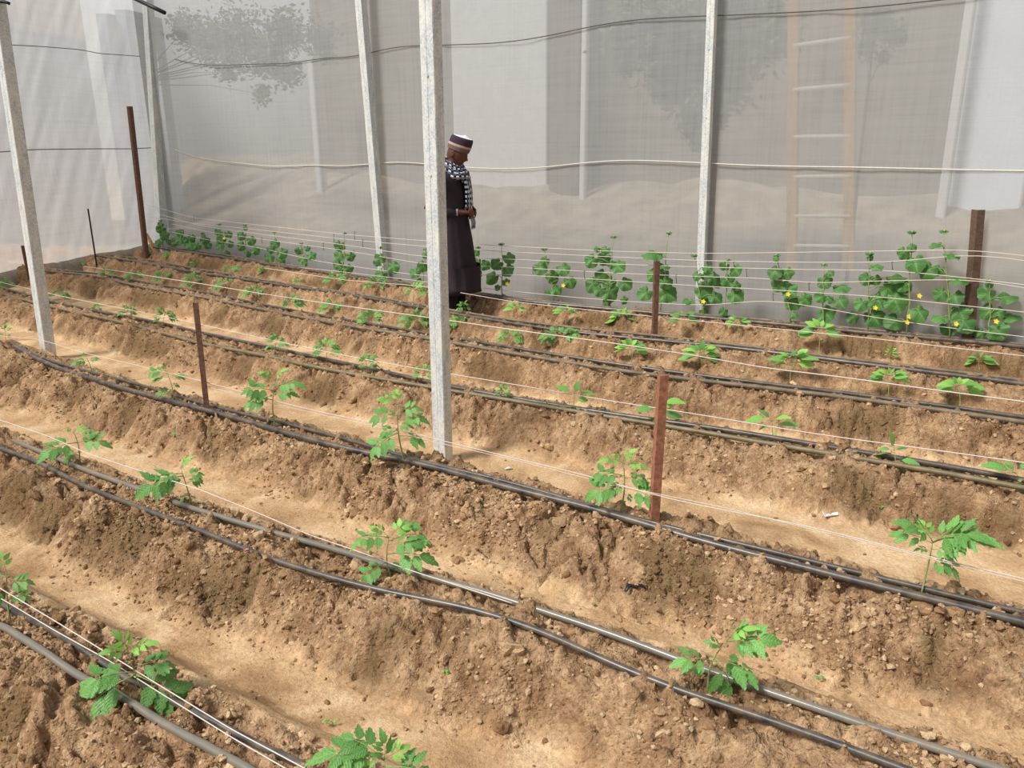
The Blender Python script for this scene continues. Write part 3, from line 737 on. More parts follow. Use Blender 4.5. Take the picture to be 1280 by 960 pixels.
string([(255,482),(340,504),(400,518),(480,535),(545,553),(640,574),(745,601),(820,617),(900,633),(1000,658),(1100,682),(1200,708)], 2, 'second thin string close beside the one tied to the orange stake', .0014)
string([(-60,340),(15,356),(80,371),(160,387),(240,403),(320,421),(400,438),(470,452),(560,467),(640,480),(720,494),(800,507),(880,519),(960,533),(1050,547),(1150,560),(1280,578),(1400,596)], 3, 'white string above the fourth ridge from the camera', .0028)
string([(105,333),(150,339),(200,347),(260,356),(320,366),(420,381),(530,396),(640,412),(760,428),(880,446),(960,461),(1020,467),(1100,478),(1180,489),(1280,502),(1400,518)], 4, 'white string above the fifth ridge from the camera', .0038)
string([(330,335),(430,350),(530,358),(640,377),(760,390),(880,402),(960,410),(1100,424),(1280,445),(1400,458)], 5, 'pinkish white string low in front of the cucumber row', .0032, .25)
CS = [[(178,254),(240,272),(320,281),(430,293),(530,301),(640,308),(760,314),(880,317),(960,316),(1100,314),(1215,312),(1280,320),(1400,332)],
      [(180,270),(240,279),(320,287),(430,299),(530,308),(640,315),(760,321),(880,326),(1000,328),(1115,328),(1215,317),(1280,326),(1400,342)],
      [(200,268),(250,282),(320,292),(430,306),(530,321),(640,324),(760,330),(880,334),(1000,337),(1115,338),(1215,348),(1280,356),(1400,370)],
      [(215,280),(260,290),(320,298),(430,313),(530,330),(640,334),(760,341),(880,346),(960,348),(1010,354),(1110,351),(1215,349),(1280,360),(1400,378)],
      [(215,290),(260,300),(320,309),(400,327),(455,335),(530,345),(640,343),(760,350),(880,358),(960,362),(1100,371),(1280,390),(1400,405)],
      [(260,320),(330,330),(430,340),(530,352),(640,364),(720,372),(800,378),(880,382),(960,375),(1010,382),(1100,398),(1180,409),(1280,421),(1400,436)]]
for j, s_ in enumerate(CS):
    string(s_, 6, ['topmost', 'second from top', 'third from top', 'fourth from top', 'fifth from top', 'lowest'][j] + ' of the six white strings along the cucumber row', .0030, .02, group='strings along the cucumber row')
# little wire hooks hanging between the strings
HK = [(331,318,328),(404,304,313),(417,293,303),(443,290,300),(453,300,309),(442,313,321),(327,297,304),(666,334,343),(730,339,348),(845,344,354),(917,327,333),(933,336,346),(966,367,376),(1011,354,363),(1115,327,337),(242,268,276)]
for j, (x, y0, y1) in enumerate(HK):
    a = on_row(x, y0, 6, .02); c = on_row(x + .5, y1, 6, .02); b = MB(); b.tube([a + [.01, 0, -.004], a + [.004, 0, .006], a, (a + c) / 2, c, c + [.008, 0, .003]], .003, 5)
    o = b.build('wire_hook', M_WIRE); tag(o, 'small dark wire hook joining two white strings of the cucumber row', 'hook', 'wire hooks on the cucumber strings')

# ------------------------------------------------------------------ leaves
def leaflet(b, o, d, nrm, L, Wd, droop=.25, fold=.25, serr=.22, n=8, peak=.36):
    d = d / np.linalg.norm(d); s = np.cross(nrm, d); s /= np.linalg.norm(s); up = np.cross(d, s)
    vs = []; uvs = []
    for i in range(n + 1):
        t = i / n; w = Wd * (math.sin(math.pi * min(1, t ** (math.log(.5) / math.log(peak)))) ** .95) if 0 < t < 1 else 0.0
        if 0 < i < n and i % 2 == 0: w *= 1 - serr
        back = -.05 * L if i % 2 else 0.0
        for c in (-1, -.5, 0, .5, 1):
            p = o + d * (t * L + (back * -1 if abs(c) == 1 and i % 2 else 0)) + s * (w * c) + up * (-droop * L * t * t + fold * w * abs(c) - .25 * w * c * c)
            vs.append(p); uvs.append((t, .5 + .5 * c * max(.15, w / Wd)))
    fs = [(i * 5 + j, i * 5 + j + 1, (i + 1) * 5 + j + 1, (i + 1) * 5 + j) for i in range(n) for j in range(4)]
    b.add(vs, fs, uvs)
def tomato_leaf_mesh(name, rs, pairs=3, mat=None):
    b = MB(); X_ = np.array([1.0, 0, 0]); Z_ = np.array([0, 0, 1.0]); dr = rs.uniform(.12, .25)
    def c(t): return np.array([t, rs_off * t * t, .12 * math.sin(t * 2.4) - dr * t * t])
    rs_off = rs.uniform(-.08, .08)
    b.cur = 1; b.tube([c(t) for t in np.linspace(0, .8, 7)], [.016, .014, .013, .012, .010, .008, .006], 5); b.cur = 0
    ts = [.34, .54, .72][:pairs] if pairs == 3 else [.42, .68]
    for k, t in enumerate(ts):
        for sd in (-1, 1):
            a = math.radians(rs.uniform(48, 72)) * sd; L = rs.uniform(.42, .54) * (1 - .05 * k)
            dd = np.array([math.cos(a), math.sin(a), rs.uniform(-.25, .15)])
            o = c(t + rs.uniform(-.02, .02)); o2 = o + dd / np.linalg.norm(dd) * .05
            b.cur = 1; b.tube([o, o2], [.006, .005], 4); b.cur = 0
            leaflet(b, o2, dd, Z_ + np.array([rs.uniform(-.25, .25), rs.uniform(-.3, .3) + .25 * sd, 0]), L, L * rs.uniform(.27, .33), rs.uniform(.15, .45), .3)
    e = c(.8); dd = c(.82) - c(.76); leaflet(b, e, dd + [0, 0, -.01], Z_ + [0, rs.uniform(-.2, .2), 0], rs.uniform(.52, .62), .18, rs.uniform(.2, .5), .3)
    o = b.build(name, [mat, M_STEM]); me = o.data; bpy.data.objects.remove(o); return me
rs = random.Random(5)
TL = [tomato_leaf_mesh('tomato_leaf', rs, 3 if k % 3 else 2, M_TLEAF) for k in range(6)]
TY = [tomato_leaf_mesh('young_tomato_leaf', rs, 2, M_TYOUNG) for k in range(3)]
def simple_leaf_mesh(name, rs, mat):
    b = MB(); b.cur = 1; b.tube([np.array([0, 0, 0]), np.array([.15, 0, .03]), np.array([.3, 0, .04])], [.012, .010, .008], 5); b.cur = 0
    leaflet(b, np.array([.28, 0, .04]), np.array([1.0, 0, .08]), np.array([0, rs.uniform(-.2, .2), 1]), .78, rs.uniform(.24, .3), rs.uniform(.25, .5), .28, .0, 8, .42)
    o = b.build(name, [mat, M_STEM]); me = o.data; bpy.data.objects.remove(o); return me
PL = [simple_leaf_mesh('oval_leaf', rs, M_TYOUNG if k % 2 else M_TLEAF) for k in range(4)]
def cucumber_leaf_mesh(name, rs):
    b = MB(); N = 30; R = [1.0, .72, .38, .0]; vs = []; uvs = []
    lob = [rs.uniform(.9, 1.08) for _ in range(7)]; und = rs.uniform(0, 6); cup = rs.uniform(.12, .3)
    for r in R[:-1]:
        for j in range(N):
            th = 2 * math.pi * j / N            # 0 = tip (+x), pi = stalk notch
            a = abs(((th + math.pi) % (2 * math.pi)) - math.pi)
            q = .92 + .06 * math.cos(5 * th) * (1 if a < 2.6 else .2) + .025 * math.cos(15 * th)
            q *= 1 - .62 * math.exp(-((a - math.pi) / .22) ** 2)
            q *= lob[int(th / (2 * math.pi) * 7) % 7] * (1 + .10 * math.cos(th))
            x, y = q * r * math.cos(th), q * r * math.sin(th)
            z = -cup * r * r + .10 * r * math.cos(5 * th + .3) * (r > .5) + .05 * math.sin(3 * th + und) * r - .12 * max(0, x) ** 2 * 1.2
            vs.append((x, y, z)); uvs.append((.5 + .5 * x, .5 + .5 * y))
    vs.append((-.05, 0, 0)); uvs.append((.5, .5)); K = 3
    fs = [(k * N + j, k * N + (j + 1) % N, (k + 1) * N + (j + 1) % N, (k + 1) * N + j) for k in range(K - 1) for j in range(N)]
    fs += [((K - 1) * N + j, (K - 1) * N + (j + 1) % N, K * N) for j in range(N)]
    b.add(vs, fs, uvs); o = b.build(name, M_CLEAF); me = o.data; bpy.data.objects.remove(o); return me
CLF = [cucumber_leaf_mesh('cucumber_leaf', rs) for _ in range(5)]
def flower_mesh():
    b = MB()
    for k in range(5):
        a = 2 * math.pi * k / 5; leaflet(b, np.array([0, 0, 0.0]), np.array([math.cos(a), math.sin(a), .5]), np.array([-.4 * math.cos(a), -.4 * math.sin(a), 1]), 1.0, .36, .3, .2, 0, 5, .5)
    o = b.build('yellow_flower', M_YEL); me = o.data; bpy.data.objects.remove(o); return me
FLM = flower_mesh()

def put(me, name, parent, o, xd, nrm, s):
    xd = xd / np.linalg.norm(xd); y = np.cross(nrm, xd); y /= np.linalg.norm(y) + 1e-9; z = np.cross(xd, y)
    ob = bpy.data.objects.new(name, me); COL.objects.link(ob); ob.parent = parent
    ob.matrix_local = Matrix(((xd[0] * s, y[0] * s, z[0] * s, o[0]), (xd[1] * s, y[1] * s, z[1] * s, o[1]), (xd[2] * s, y[2] * s, z[2] * s, o[2]), (0, 0, 0, 1)))
    return ob

def foot(px, py):
    """ground point seen at a pixel (fine relief included)"""
    z = H0
    for _ in range(8):
        p = on_z(px, py, z); z2 = gz(*uv(p)); z = .5 * z + .5 * z2
    p = on_z(px, py, z); p[2] = gz(*uv(p)); return p
GRP = None
def seedling(bx, by, tx, ty, tips, label, kind='tomato', seed=0):
    r = random.Random(seed * 31 + int(bx)); base = foot(bx, by)
    n = np.array([base[0], base[1], 0]); n /= np.linalg.norm(n)
    root = empty('tomato_seedling' if kind == 'tomato' else 'pepper_seedling', base); tag(root, label, 'seedling')
    top = on_plane(tx, ty, base, n) - base
    k1 = np.array([r.uniform(-.012, .012), r.uniform(-.012, .012), 0])
    H = max(.04, np.linalg.norm(top))
    cur = lambda t: top * t + k1 * math.sin(t * math.pi) * 1.5
    rr = .0018 + .009 * H
    MB().tube([cur(t) - (np.array([0, 0, .015]) if t == 0 else 0) for t in np.linspace(0, 1, 8)], list(np.linspace(rr, rr * .4, 8)), 7).build('stem', M_STEM, root)
    up = np.array([0, 0, 1.0]); tocam = -n
    for j, tp in enumerate(tips):
        a = tp[2] if len(tp) > 2 else None
        pt = on_plane(tp[0], tp[1], base, n) - base
        hf = np.dot(pt, top) / np.dot(top, top)
        f_ = a if a is not None else min(1, max(.3, hf * .75 + .18))
        at = cur(f_); off = r.uniform(-.45, .6) * np.linalg.norm(pt - at)
        pt = pt + (-n * off) + up * off * .30 * (-1 if off > 0 else -1) * (-1)   # stays on the same line of sight, roughly
        d = pt - at; L = np.linalg.norm(d) + 1e-4
        nr = up * 1.0 + tocam * .45 + np.array([r.uniform(-.3, .3), r.uniform(-.3, .3), 0])
        young = f_ > .9 and L < .45 * H
        if kind == 'tomato': me = r.choice(TY if young else TL); s = L / .93
        else: me = r.choice(PL); s = L / .80
        put(me, 'leaf', root, at, d, nr, s)
    return root

NEAR = [
 (13,777,8,715,[(34,725),(33,744),(-12,722),(2,697),(-28,745)], 'tomato seedling cut by the left edge of the photo above the twin white strings'),
 (183,872,160,817,[(106,884,.55),(112,848,.6),(220,864,.55),(210,824,.7),(182,800),(137,812),(152,796),(172,812)], 'broad-leaved tomato seedling between the two hoses in the lower left corner'),
 (482,1003,480,950,[(412,940),(437,929),(455,948),(502,935),(526,950),(521,970),(440,968),(480,925)], 'tomato seedling cut by the bottom edge of the photo'),
 (100,581,92,540,[(60,562),(126,550),(84,536),(102,533),(82,573),(118,543)], 'leftmost tomato seedling on the second ridge from the camera'),
 (240,634,226,586,[(185,604),(251,599),(233,572),(214,600),(224,628,.35),(250,590),(200,596)], 'tomato seedling on second ridge, second from the left, leaning left over the white string'),
 (490,723,486,672,[(455,717,.45),(450,671),(470,659),(505,656),(531,668),(529,688),(508,708,.3),(515,675)], 'bright wide tomato seedling on the second ridge near the middle of the photo'),
 (885,864,908,802,[(855,818),(866,834),(888,800),(956,794),(930,782),(919,866,.6),(942,846),(896,815),(945,808)], 'rightmost tomato seedling on the second ridge, leaning right over the pale grey hose'),
 (113,474,108,447,[(95,452),(121,448),(119,463),(103,442)], 'small tomato seedling on third ridge just right of the left-edge post'),
 (218,501,208,464,[(187,465),(229,468),(204,458),(199,489,.3),(223,481),(192,474)], 'thin pale tomato seedling left of the dark rusty stake on the third ridge'),
 (345,538,344,476,[(308,501),(310,486),(330,465),(351,463),(369,479),(364,491),(324,496),(340,480)], 'bushy upright tomato seedling right of the dark rusty stake on the third ridge'),
 (507,576,497,506,[(467,560,.55),(468,520),(478,496),(496,490),(526,520),(528,550,.5),(511,532),(488,515),(480,540),(520,508)], 'tall drooping tomato seedling just left of the large galvanized post'),
 (775,644,779,577,[(742,611,.55),(765,613,.6),(759,572),(786,563),(801,578),(806,600),(816,619,.5),(790,624,.4),(745,592),(770,568)], 'tallest bushy tomato seedling just left of the orange rusty stake'),
 (1150,752,1166,678,[(1127,664),(1140,650),(1155,655),(1221,669),(1201,658),(1200,714,.75),(1183,710,.7),(1150,684),(1212,662),(1190,690)], 'long-stemmed tomato seedling on the third ridge near the right edge'),
]
for j, s_ in enumerate(NEAR): seedling(*s_[:5], s_[5], 'tomato', j)
PEP = [
 (720,517,718,493,[(701,484),(738,490),(723,511),(707,504),(722,481),(731,500)], 'light green oval-leaved seedling right of the large post on the fourth ridge'),
 (825,529,824,505,[(803,510),(846,500),(846,519),(817,526),(822,496),(836,506)], 'oval-leaved seedling half behind the orange rusty stake on the fourth ridge'),
 (967,554,965,527,[(939,523),(954,514),(991,530),(970,542),(980,520),(952,534)], 'bright star-shaped seedling on the fourth ridge, right of the orange rusty stake'),
 (1120,579,1117,563,[(1096,568),(1115,546),(1141,576),(1129,560),(1104,560)], 'small four-leaved seedling on the fourth ridge between the star-shaped one and the right edge'),
 (1276,613,1270,592,[(1242,580),(1260,580),(1287,580),(1275,601),(1265,590)], 'seedling on the fourth ridge cut by the right edge of the photo'),
]
for j, s_ in enumerate(PEP): seedling(*s_[:5], s_[5], 'pepper', j + 40)

def auto(bx, by, w, h, label, kind, seed, nl=7):
    r = random.Random(seed); tips = []
    for k in range(nl):
        a = math.pi * (k + r.uniform(-.2, .2)) / (nl - 1)
        tips.append((bx + math.cos(a) * w * .5 * r.uniform(.8, 1.1), by - h * .45 - math.sin(a) * h * .5 * r.uniform(.85, 1.1)))
    seedling(bx, by, bx + r.uniform(-2, 2), by - h * .62, tips, label, kind, seed)
FAR4 = [(8,363,18,14,'tomato seedling on the fourth ridge at the left edge of the photo'),(73,374,24,12,'tomato seedling on the fourth ridge just right of the left-edge post'),
 (121,392,12,14,'narrow seedling on the fourth ridge between two feathery ones near the left-edge post'),(160,399,22,18,'tomato seedling on the fourth ridge, fourth from the left edge'),
 (206,409,28,24,'spreading tomato seedling on fourth ridge, nearest to the left of the dark rusty stake'),(345,443,24,26,'upright tomato seedling on fourth ridge straight above the bushy one by the dark rusty stake'),
 (408,452,34,30,'widest tomato seedling on the fourth ridge left of the large post'),(459,467,24,25,'compact tomato seedling on the fourth ridge, second to the left of the large post'),
 (532,480,28,27,'tomato seedling on the fourth ridge partly hidden by the large post'),(628,501,16,20,'tiny seedling on the fourth ridge just right of the large post')]
FAR5 = [(75,336,16,11),(101,338,16,12),(134,348,18,14),(169,353,24,15),(205,356,28,18),(242,362,26,20),(283,368,30,22),(318,376,26,20),(364,390,26,22),(414,396,32,22),(464,408,28,22),(520,414,32,26),(575,417,32,24),(638,434,30,24),(701,437,44,30),(789,450,32,26),(877,464,44,36),(991,470,50,34),(1111,486,42,26),(1200,500,48,28)]
L5 = {0:'leftmost tiny seedling on the fifth ridge at the left film',1:'second tiny seedling on the fifth ridge at the left film',2:'third seedling from the left film on the fifth ridge',3:'fourth seedling from the left film on the fifth ridge',4:'fifth seedling from the left film on the fifth ridge',5:'sixth seedling from the left film on the fifth ridge',6:'seventh seedling from the left film on the fifth ridge',
 7:'eighth seedling from the left film on the fifth ridge',8:'fourth seedling left of the large post on the fifth ridge',9:'third seedling left of the large post on the fifth ridge',10:'second seedling left of the large post on the fifth ridge',11:'seedling on the fifth ridge just left of the large post',12:'seedling on the fifth ridge just below the feet of the person',
 13:'seedling on the fifth ridge second to the right of the large post',14:'wide seedling on the fifth ridge third to the right of the large post',15:'seedling on fifth ridge just below left of the rusty stake by the cucumbers',16:'large bright seedling on the fifth ridge below the right back post',17:'dense leafy seedling on the fifth ridge below the right cucumbers, widest of its row',18:'flat spreading seedling on the fifth ridge, second from the right edge',19:'flat spreading seedling on the fifth ridge nearest the right edge'}
FAR6 = [(214,326,20,14),(246,336,16,12),(288,343,20,12),(333,344,24,12),(374,358,14,12),(420,356,26,15),(470,366,28,20),(519,375,28,22),(580,392,16,16),(645,394,22,16),(707,398,24,16),(777,411,32,24),(854,411,32,24),(922,414,28,20),(1025,432,44,32),(1114,450,14,16),(1225,462,32,20)]
L6 = ['far left seedling on the sixth ridge under the first cucumber vines','second seedling from the left on the sixth ridge','third seedling from the left on the sixth ridge','fourth seedling from the left on the sixth ridge','narrow seedling on sixth ridge, fifth from the left','sixth seedling from the left on the sixth ridge','seedling on the sixth ridge at the foot of the back post left of the person','seedling on the sixth ridge just left of the large post',
 'small seedling right beside the black shoe of the person','seedling on the sixth ridge just right of the dark robe','second seedling right of the robe on the sixth ridge','bright seedling on sixth ridge left of the rusty stake by the cucumbers','bright seedling on sixth ridge right of the rusty stake by the cucumbers','seedling on the sixth ridge below the right back post','large drooping seedling on the sixth ridge, biggest of its row','very small narrow seedling on sixth ridge near the right','seedling on the sixth ridge below the tall brown iron stake']
for j, s_ in enumerate(FAR4): auto(*s_, 'tomato', 100 + j, 7)
for j, s_ in enumerate(FAR5): auto(*s_, L5[j], 'tomato' if j < 15 else 'pepper', 150 + j, 7 if j < 15 else 11)
for j, s_ in enumerate(FAR6): auto(*s_, L6[j], 'tomato' if j < 9 else 'pepper', 200 + j, 6 if j < 9 else 8)
for j, (x, y, w, h, lb) in enumerate([(132,318,16,9,'dark small seedling low at the left film beside thin dark rod'),(155,320,14,8,'small pale seedling at left film between thin rod and very tall stake'),(184,321,12,7,'small bright seedling at the foot of the very tall rusty stake')]):
    auto(x, y, w, h + 4, lb, 'pepper', 260 + j, 6)
auto(7, 431, 14, 26, 'thin tomato seedling at the left edge above the end of the third ridge hose', 'tomato', 271, 5)

# tiny weeds on bare soil
for j, (x, y, w, lb) in enumerate([(413,905,16,'grey-green weed on the damp spot in the lower furrow'),(557,843,8,'tiny bright weed sprout on rough soil near the bottom centre'),(1026,850,8,'tiny yellow-green sprout in the pale furrow at lower right'),(1103,638,7,'tiny green sprout on soil left of the long-stemmed seedling'),(219,546,8,'small pale sprout on rough soil below the dark rusty stake'),(605,677,6,'tiny sprout on rough soil right of the bright wide seedling')]):
    auto(x, y, w, 6, lb, 'pepper', 300 + j, 6)
for o in list(bpy.data.objects):
    if o.get('label', '').find('weed') >= 0 or o.get('label', '').find('sprout') >= 0: o.name = 'weed_sprout'; o['category'] = 'weed'

# ------------------------------------------------------------------ cucumber vines
CUC = [
 ((204,312),(201,276),[(201,280,4),(202,286,6),(205,294,6),(199,302,5),(211,302,4),(199,308,3)],[],'leftmost small cucumber vine in the far left corner'),
 ((232,315),(228,288),[(225,299,7),(236,299,7),(220,302,5),(240,296,4),(237,306,6),(225,290,5)],[],'low dense cucumber vine, second from the far left corner'),
 ((257,319),(254,292),[(256,300,6),(247,307,5),(259,306,5),(254,294,3)],[],'small faint cucumber vine, third from the far left corner'),
 ((282,323),(274,281),[(274,290,5),(277,299,6),(285,292,5),(287,304,5),(275,307,6),(282,317,5)],[(280,298)],'cucumber vine with a yellow flower, fourth from the far left corner'),
 ((309,327),(307,282),[(307,285,3),(302,294,6),(314,300,6),(302,307,6),(319,312,6),(310,317,4)],[],'cucumber vine, fifth from the far left corner'),
 ((346,333),(343,291),[(344,304,6),(339,311,5),(352,316,7),(337,321,6),(351,326,5)],[],'cucumber vine, sixth from the far left corner'),
 ((382,338),(377,305),[(374,313,5),(384,310,4),(389,319,6),(379,324,6),(381,330,3)],[],'short cucumber vine, second to the left of the back post'),
 ((430,345),(430,292),[(425,306,7),(425,319,7),(438,320,6),(423,330,7),(436,335,6),(427,338,3)],[],'taller cucumber vine just left of the back post left of the person'),
 ((478,352),(475,310),[(476,322,7),(472,328,5),(491,333,8),(477,342,8)],[],'cucumber vine in front of the back post left of the person'),
 ((528,361),(532,312),[(532,318,5),(529,332,7),(519,340,7),(525,351,4)],[],'cucumber vine just left of the large galvanized post'),
 ((601,364),(597,310),[(596,315,5),(597,326,5),(605,331,7),(597,341,6)],[],'slender cucumber vine touching the front of the dark robe'),
 ((628,370),(627,306),[(622,329,8),(636,321,8),(615,346,9),(634,337,8),(622,359,4),(632,352,5)],[(634,355)],'cucumber vine second to the right of the person'),
 ((693,374),(681,312),[(676,334,9),(682,325,6),(704,335,9),(691,345,9),(712,352,8),(695,362,8),(685,365,4)],[(704,357)],'cucumber vine with yellow flower midway between the person and the tall double-tipped vine'),
 ((760,381),(767,297),[(740,325,9),(757,322,9),(757,312,6),(747,311,4),(772,332,9),(765,330,6),(752,344,9),(740,355,10),(762,352,9),(781,354,9),(762,365,11),(750,362,8),(759,376,6),(780,375,5)],[],'tall dense cucumber vine left of the rusty stake at the back'),
 ((825,392),(836,292),[(819,316,14,1),(831,332,8,1),(817,342,9),(829,341,8),(832,352,9),(807,366,10),(834,366,12),(823,374,5)],[],'cucumber vine climbing behind the rusty stake at the back'),
 ((880,396),(868,320),[(885,335,7),(871,344,6),(880,344,5),(879,362,12),(892,347,9),(861,376,8,1),(894,371,9),(880,376,6),(880,389,6)],[(879,377)],'cucumber vine covering the foot of the right back post'),
 ((907,395),(909,326),[(906,332,6),(919,337,8),(909,350,9),(920,356,7),(919,369,10),(905,389,6),(900,352,8)],[],'cucumber vine just right of the right back post'),
 ((989,400),(970,320),[(970,323,4),(969,339,9),(984,341,8),(975,355,10),(986,362,10),(1006,374,9),(990,377,10),(992,393,5)],[(985,368)],'cucumber vine fourth from the tall brown iron stake'),
 ((1030,406),(1029,332),[(1037,341,5),(1030,351,9),(1050,358,11,1),(1027,371,8),(1037,374,6),(1050,376,9),(1032,391,11)],[],'cucumber vine third from the tall brown iron stake'),
 ((1085,412),(1087,318),[(1087,322,4),(1095,332,8,1),(1084,347,9),(1094,349,7),(1119,347,12,1),(1110,361,11),(1129,356,10),(1097,374,12),(1119,375,14),(1077,379,9),(1092,396,12),(1067,396,8)],[(1094,385)],'widest cucumber vine with large low leaves, near the right edge'),
 ((1135,415),(1140,291),[(1140,309,6),(1130,315,8),(1144,327,12),(1149,390,12),(1119,401,12),(1130,356,8)],[(1136,396),(1134,403),(1149,370)],'tall cucumber vine with yellow flowers left of the tall brown iron stake'),
 ((1188,425),(1180,290),[(1171,305,8,1),(1189,318,10,1),(1160,337,12),(1174,337,7),(1197,348,12,1),(1177,367,9),(1194,370,9),(1176,396,10,1),(1200,389,12),(1206,404,12),(1186,410,9)],[(1195,405)],'tallest cucumber vine twined beside the tall brown iron stake'),
 ((1237,428),(1237,352),[(1237,355,5),(1234,366,10),(1257,371,13,1),(1237,389,11),(1247,390,8),(1262,395,12,1),(1227,416,7),(1246,412,12)],[(1245,402)],'cucumber vine right of the tall brown iron stake, nearest the right edge'),
]
for j, (bp, tp, lv, fl, lb) in enumerate(CUC):
    r = random.Random(400 + j); base = on_row(bp[0], bp[1], 6, .07); u0, v0 = uv(base); base[2] = gz(u0, v0)
    root = empty('cucumber_vine', base); tag(root, lb, 'cucumber vine')
    P = lambda x, y, o=0: on_row(x, y, 6, .07 + o) - base
    ys = sorted(lv, key=lambda q: -q[1]); pts = [np.array([0, 0, -.02])]
    for f_ in np.linspace(.15, 1, 7):
        x = bp[0] + (tp[0] - bp[0]) * f_ + r.uniform(-1.5, 1.5) * (f_ < 1); y = bp[1] + (tp[1] - bp[1]) * f_; pts.append(P(x, y))
    b = MB(); b.tube(pts, list(np.linspace(.0065, .003, len(pts))), 6)
    nc = EYE - base; nc[2] = 0; nc /= np.linalg.norm(nc)
    LV = []
    for q in lv:
        x, y, rad = q[:3]; o = r.uniform(-.05, .05); c = P(x, y, o); dp = depth_of(c + base); s = rad * dp / F * 1.12
        fy = max(0.05, min(.97, (bp[1] - y) / (bp[1] - tp[1]) * .92)); k = fy * (len(pts) - 1); k0 = int(k); sp = pts[k0] + (pts[min(k0 + 1, len(pts) - 1)] - pts[k0]) * (k - k0)
        side = 1 if x > bp[0] + (tp[0] - bp[0]) * fy else -1
        xd = np.array([side * r.uniform(.3, .9), 0, -1.0 + r.uniform(0, .3)])
        if len(q) > 3: nr = np.array([0, 0, 1.0]) + nc * .28 + np.array([r.uniform(-.15, .15), 0, 0]); xd = np.array([side * 1.0, r.uniform(-.3, .3), -.35])
        else: nr = nc * 1.0 + np.array([r.uniform(-.45, .45), 0, r.uniform(.35, .8)])
        xd = xd - nr * np.dot(xd, nr) / np.dot(nr, nr); xd /= np.linalg.norm(xd)
        at = c - xd * s * .4; mid = (sp + at) / 2 + np.array([0, 0, .015]); b.tube([sp, mid, at, c - xd * s * .05], [.0035, .003, .0026, .002], 5)
        LV.append((c, xd, nr, s))
    # curling tip bud
    e = pts[-1]; b.tube([e, e + [.004, 0, .012], e + [.012, 0, .02]], [.006, .010, .003], 6)
    b.build('vine_stem', M_STEM, root)
    for k in range(3):
        a = r.uniform(0, 6.28); put(CLF[k], 'leaf', root, e + np.array([math.cos(a) * .012, math.sin(a) * .012, .004]), np.array([math.cos(a), math.sin(a), .5]), np.array([0, 0, 1.0]) + nc * .5, .022)
    for c, xd, nr, s in LV: put(r.choice(CLF), 'leaf', root, c, xd, nr, s)
    for x, y in fl:
        c = P(x, y, -.06); put(FLM, 'flower', root, c, np.array([1.0, 0, 0]), nc + np.array([r.uniform(-.4, .4), 0, .5]), .021)

# litter
p = foot(1035, 646); q = [p + np.array([a_, b_, .012 + c_]) for a_, b_, c_ in ((-.03, .0, .02), (-.02, -.015, 0), (.01, -.01, .004), (.045, .0, .0), (.05, .02, .006), (.01, .015, .0), (-.02, .012, .004))]
q2 = [x_ + np.array([0.002, 0, .003]) for x_ in q]; b = MB(); b.rings([q, q2]); o = b.build('plastic_scrap', M_PALE, None, False); tag(o, 'small pale plastic scrap on the rough soil right of the orange stake', 'scrap')
p = foot(793, 737); b = MB(); b.tube([p + np.array([-.035, -.02, .006]), p + np.array([-.02, .01, .014]), p + np.array([.005, .004, .010]), p + np.array([.03, .018, .012]), p + np.array([.04, 0, .004])], [.006, .012, .010, .012, .005], 7, flat=.5); o = b.build('dark_rag', M_BLACK); tag(o, 'small crumpled dark scrap in the furrow below the orange stake', 'scrap')
p = foot(636, 587); b = MB(); b.tube([p + np.array([-.018, 0, .006]), p + np.array([0, .005, .01]), p + np.array([.018, .002, .006])], [.006, .012, .005], 7, flat=.5); o = b.build('white_scrap', M_PALE); tag(o, 'tiny white scrap right of the foot of the large post', 'scrap')

# ------------------------------------------------------------------ person
M_SKIN = simple('dark_skin', srgb(92, 58, 46), .55, .12, 40, .1)
M_ROBE = simple('dark_plum_cloth', srgb(44, 34, 42), .9, .15, 25, .2)
M_TROU = simple('black_cloth', srgb(24, 22, 26), .9, .15, 25, .2)
M_PLUM = simple('plum_band', srgb(58, 42, 56), .9, .15, 60, .3)
M_PINK = simple('pinkish_band', srgb(180, 152, 146), .9, .1, 60, .2)
M_BROWNB = simple('brown_band', srgb(112, 90, 84), .9, .15, 60, .3)
M_WHITEC = simple('white_cap_top', srgb(222, 220, 224), .9, .05, 60, .2)
def scarf_mat():
    t = NT('checked_scarf_cloth'); u = t.n('ShaderNodeUVMap').outputs[0]; v = t.vmap(u, (1, 1, 1))
    ck = t.n('ShaderNodeTexChecker'); ck.inputs['Scale'].default_value = 12; t.l(v, ck.inputs['Vector'])
    ck.inputs['Color1'].default_value = srgb(22, 26, 44); ck.inputs['Color2'].default_value = srgb(236, 238, 244)
    wv = t.n('ShaderNodeTexWave', wave_type='BANDS', bands_direction='X'); wv.inputs['Scale'].default_value = 1.3; t.l(v, wv.inputs['Vector'])
    m = t.ramp(wv.outputs['Fac'], [(.35, (0, 0, 0, 1)), (.5, (1, 1, 1, 1))])
    c = t.mix(t.math('MULTIPLY', m, .9), ck.outputs['Color'], srgb(34, 38, 58)); t.bsdf(c, .9, None, 0, .2); return t.m
M_SCARF = scarf_mat()
pb = on_z(567, 388, .03); pu, pv = uv(pb); k_ = (.5 * (float(vrow(5, pu)) + float(vrow(6, pu))) - .02) / pv; pb = pb * [k_, k_, 1]; pb[2] = gz(*uv(pb)) + .005; face_dir = math.atan2(-.30, .95)
root = empty('person', pb, face_dir); tag(root, 'person standing in dark robe, striped cap and checked scarf, looking down at the hands', 'person')
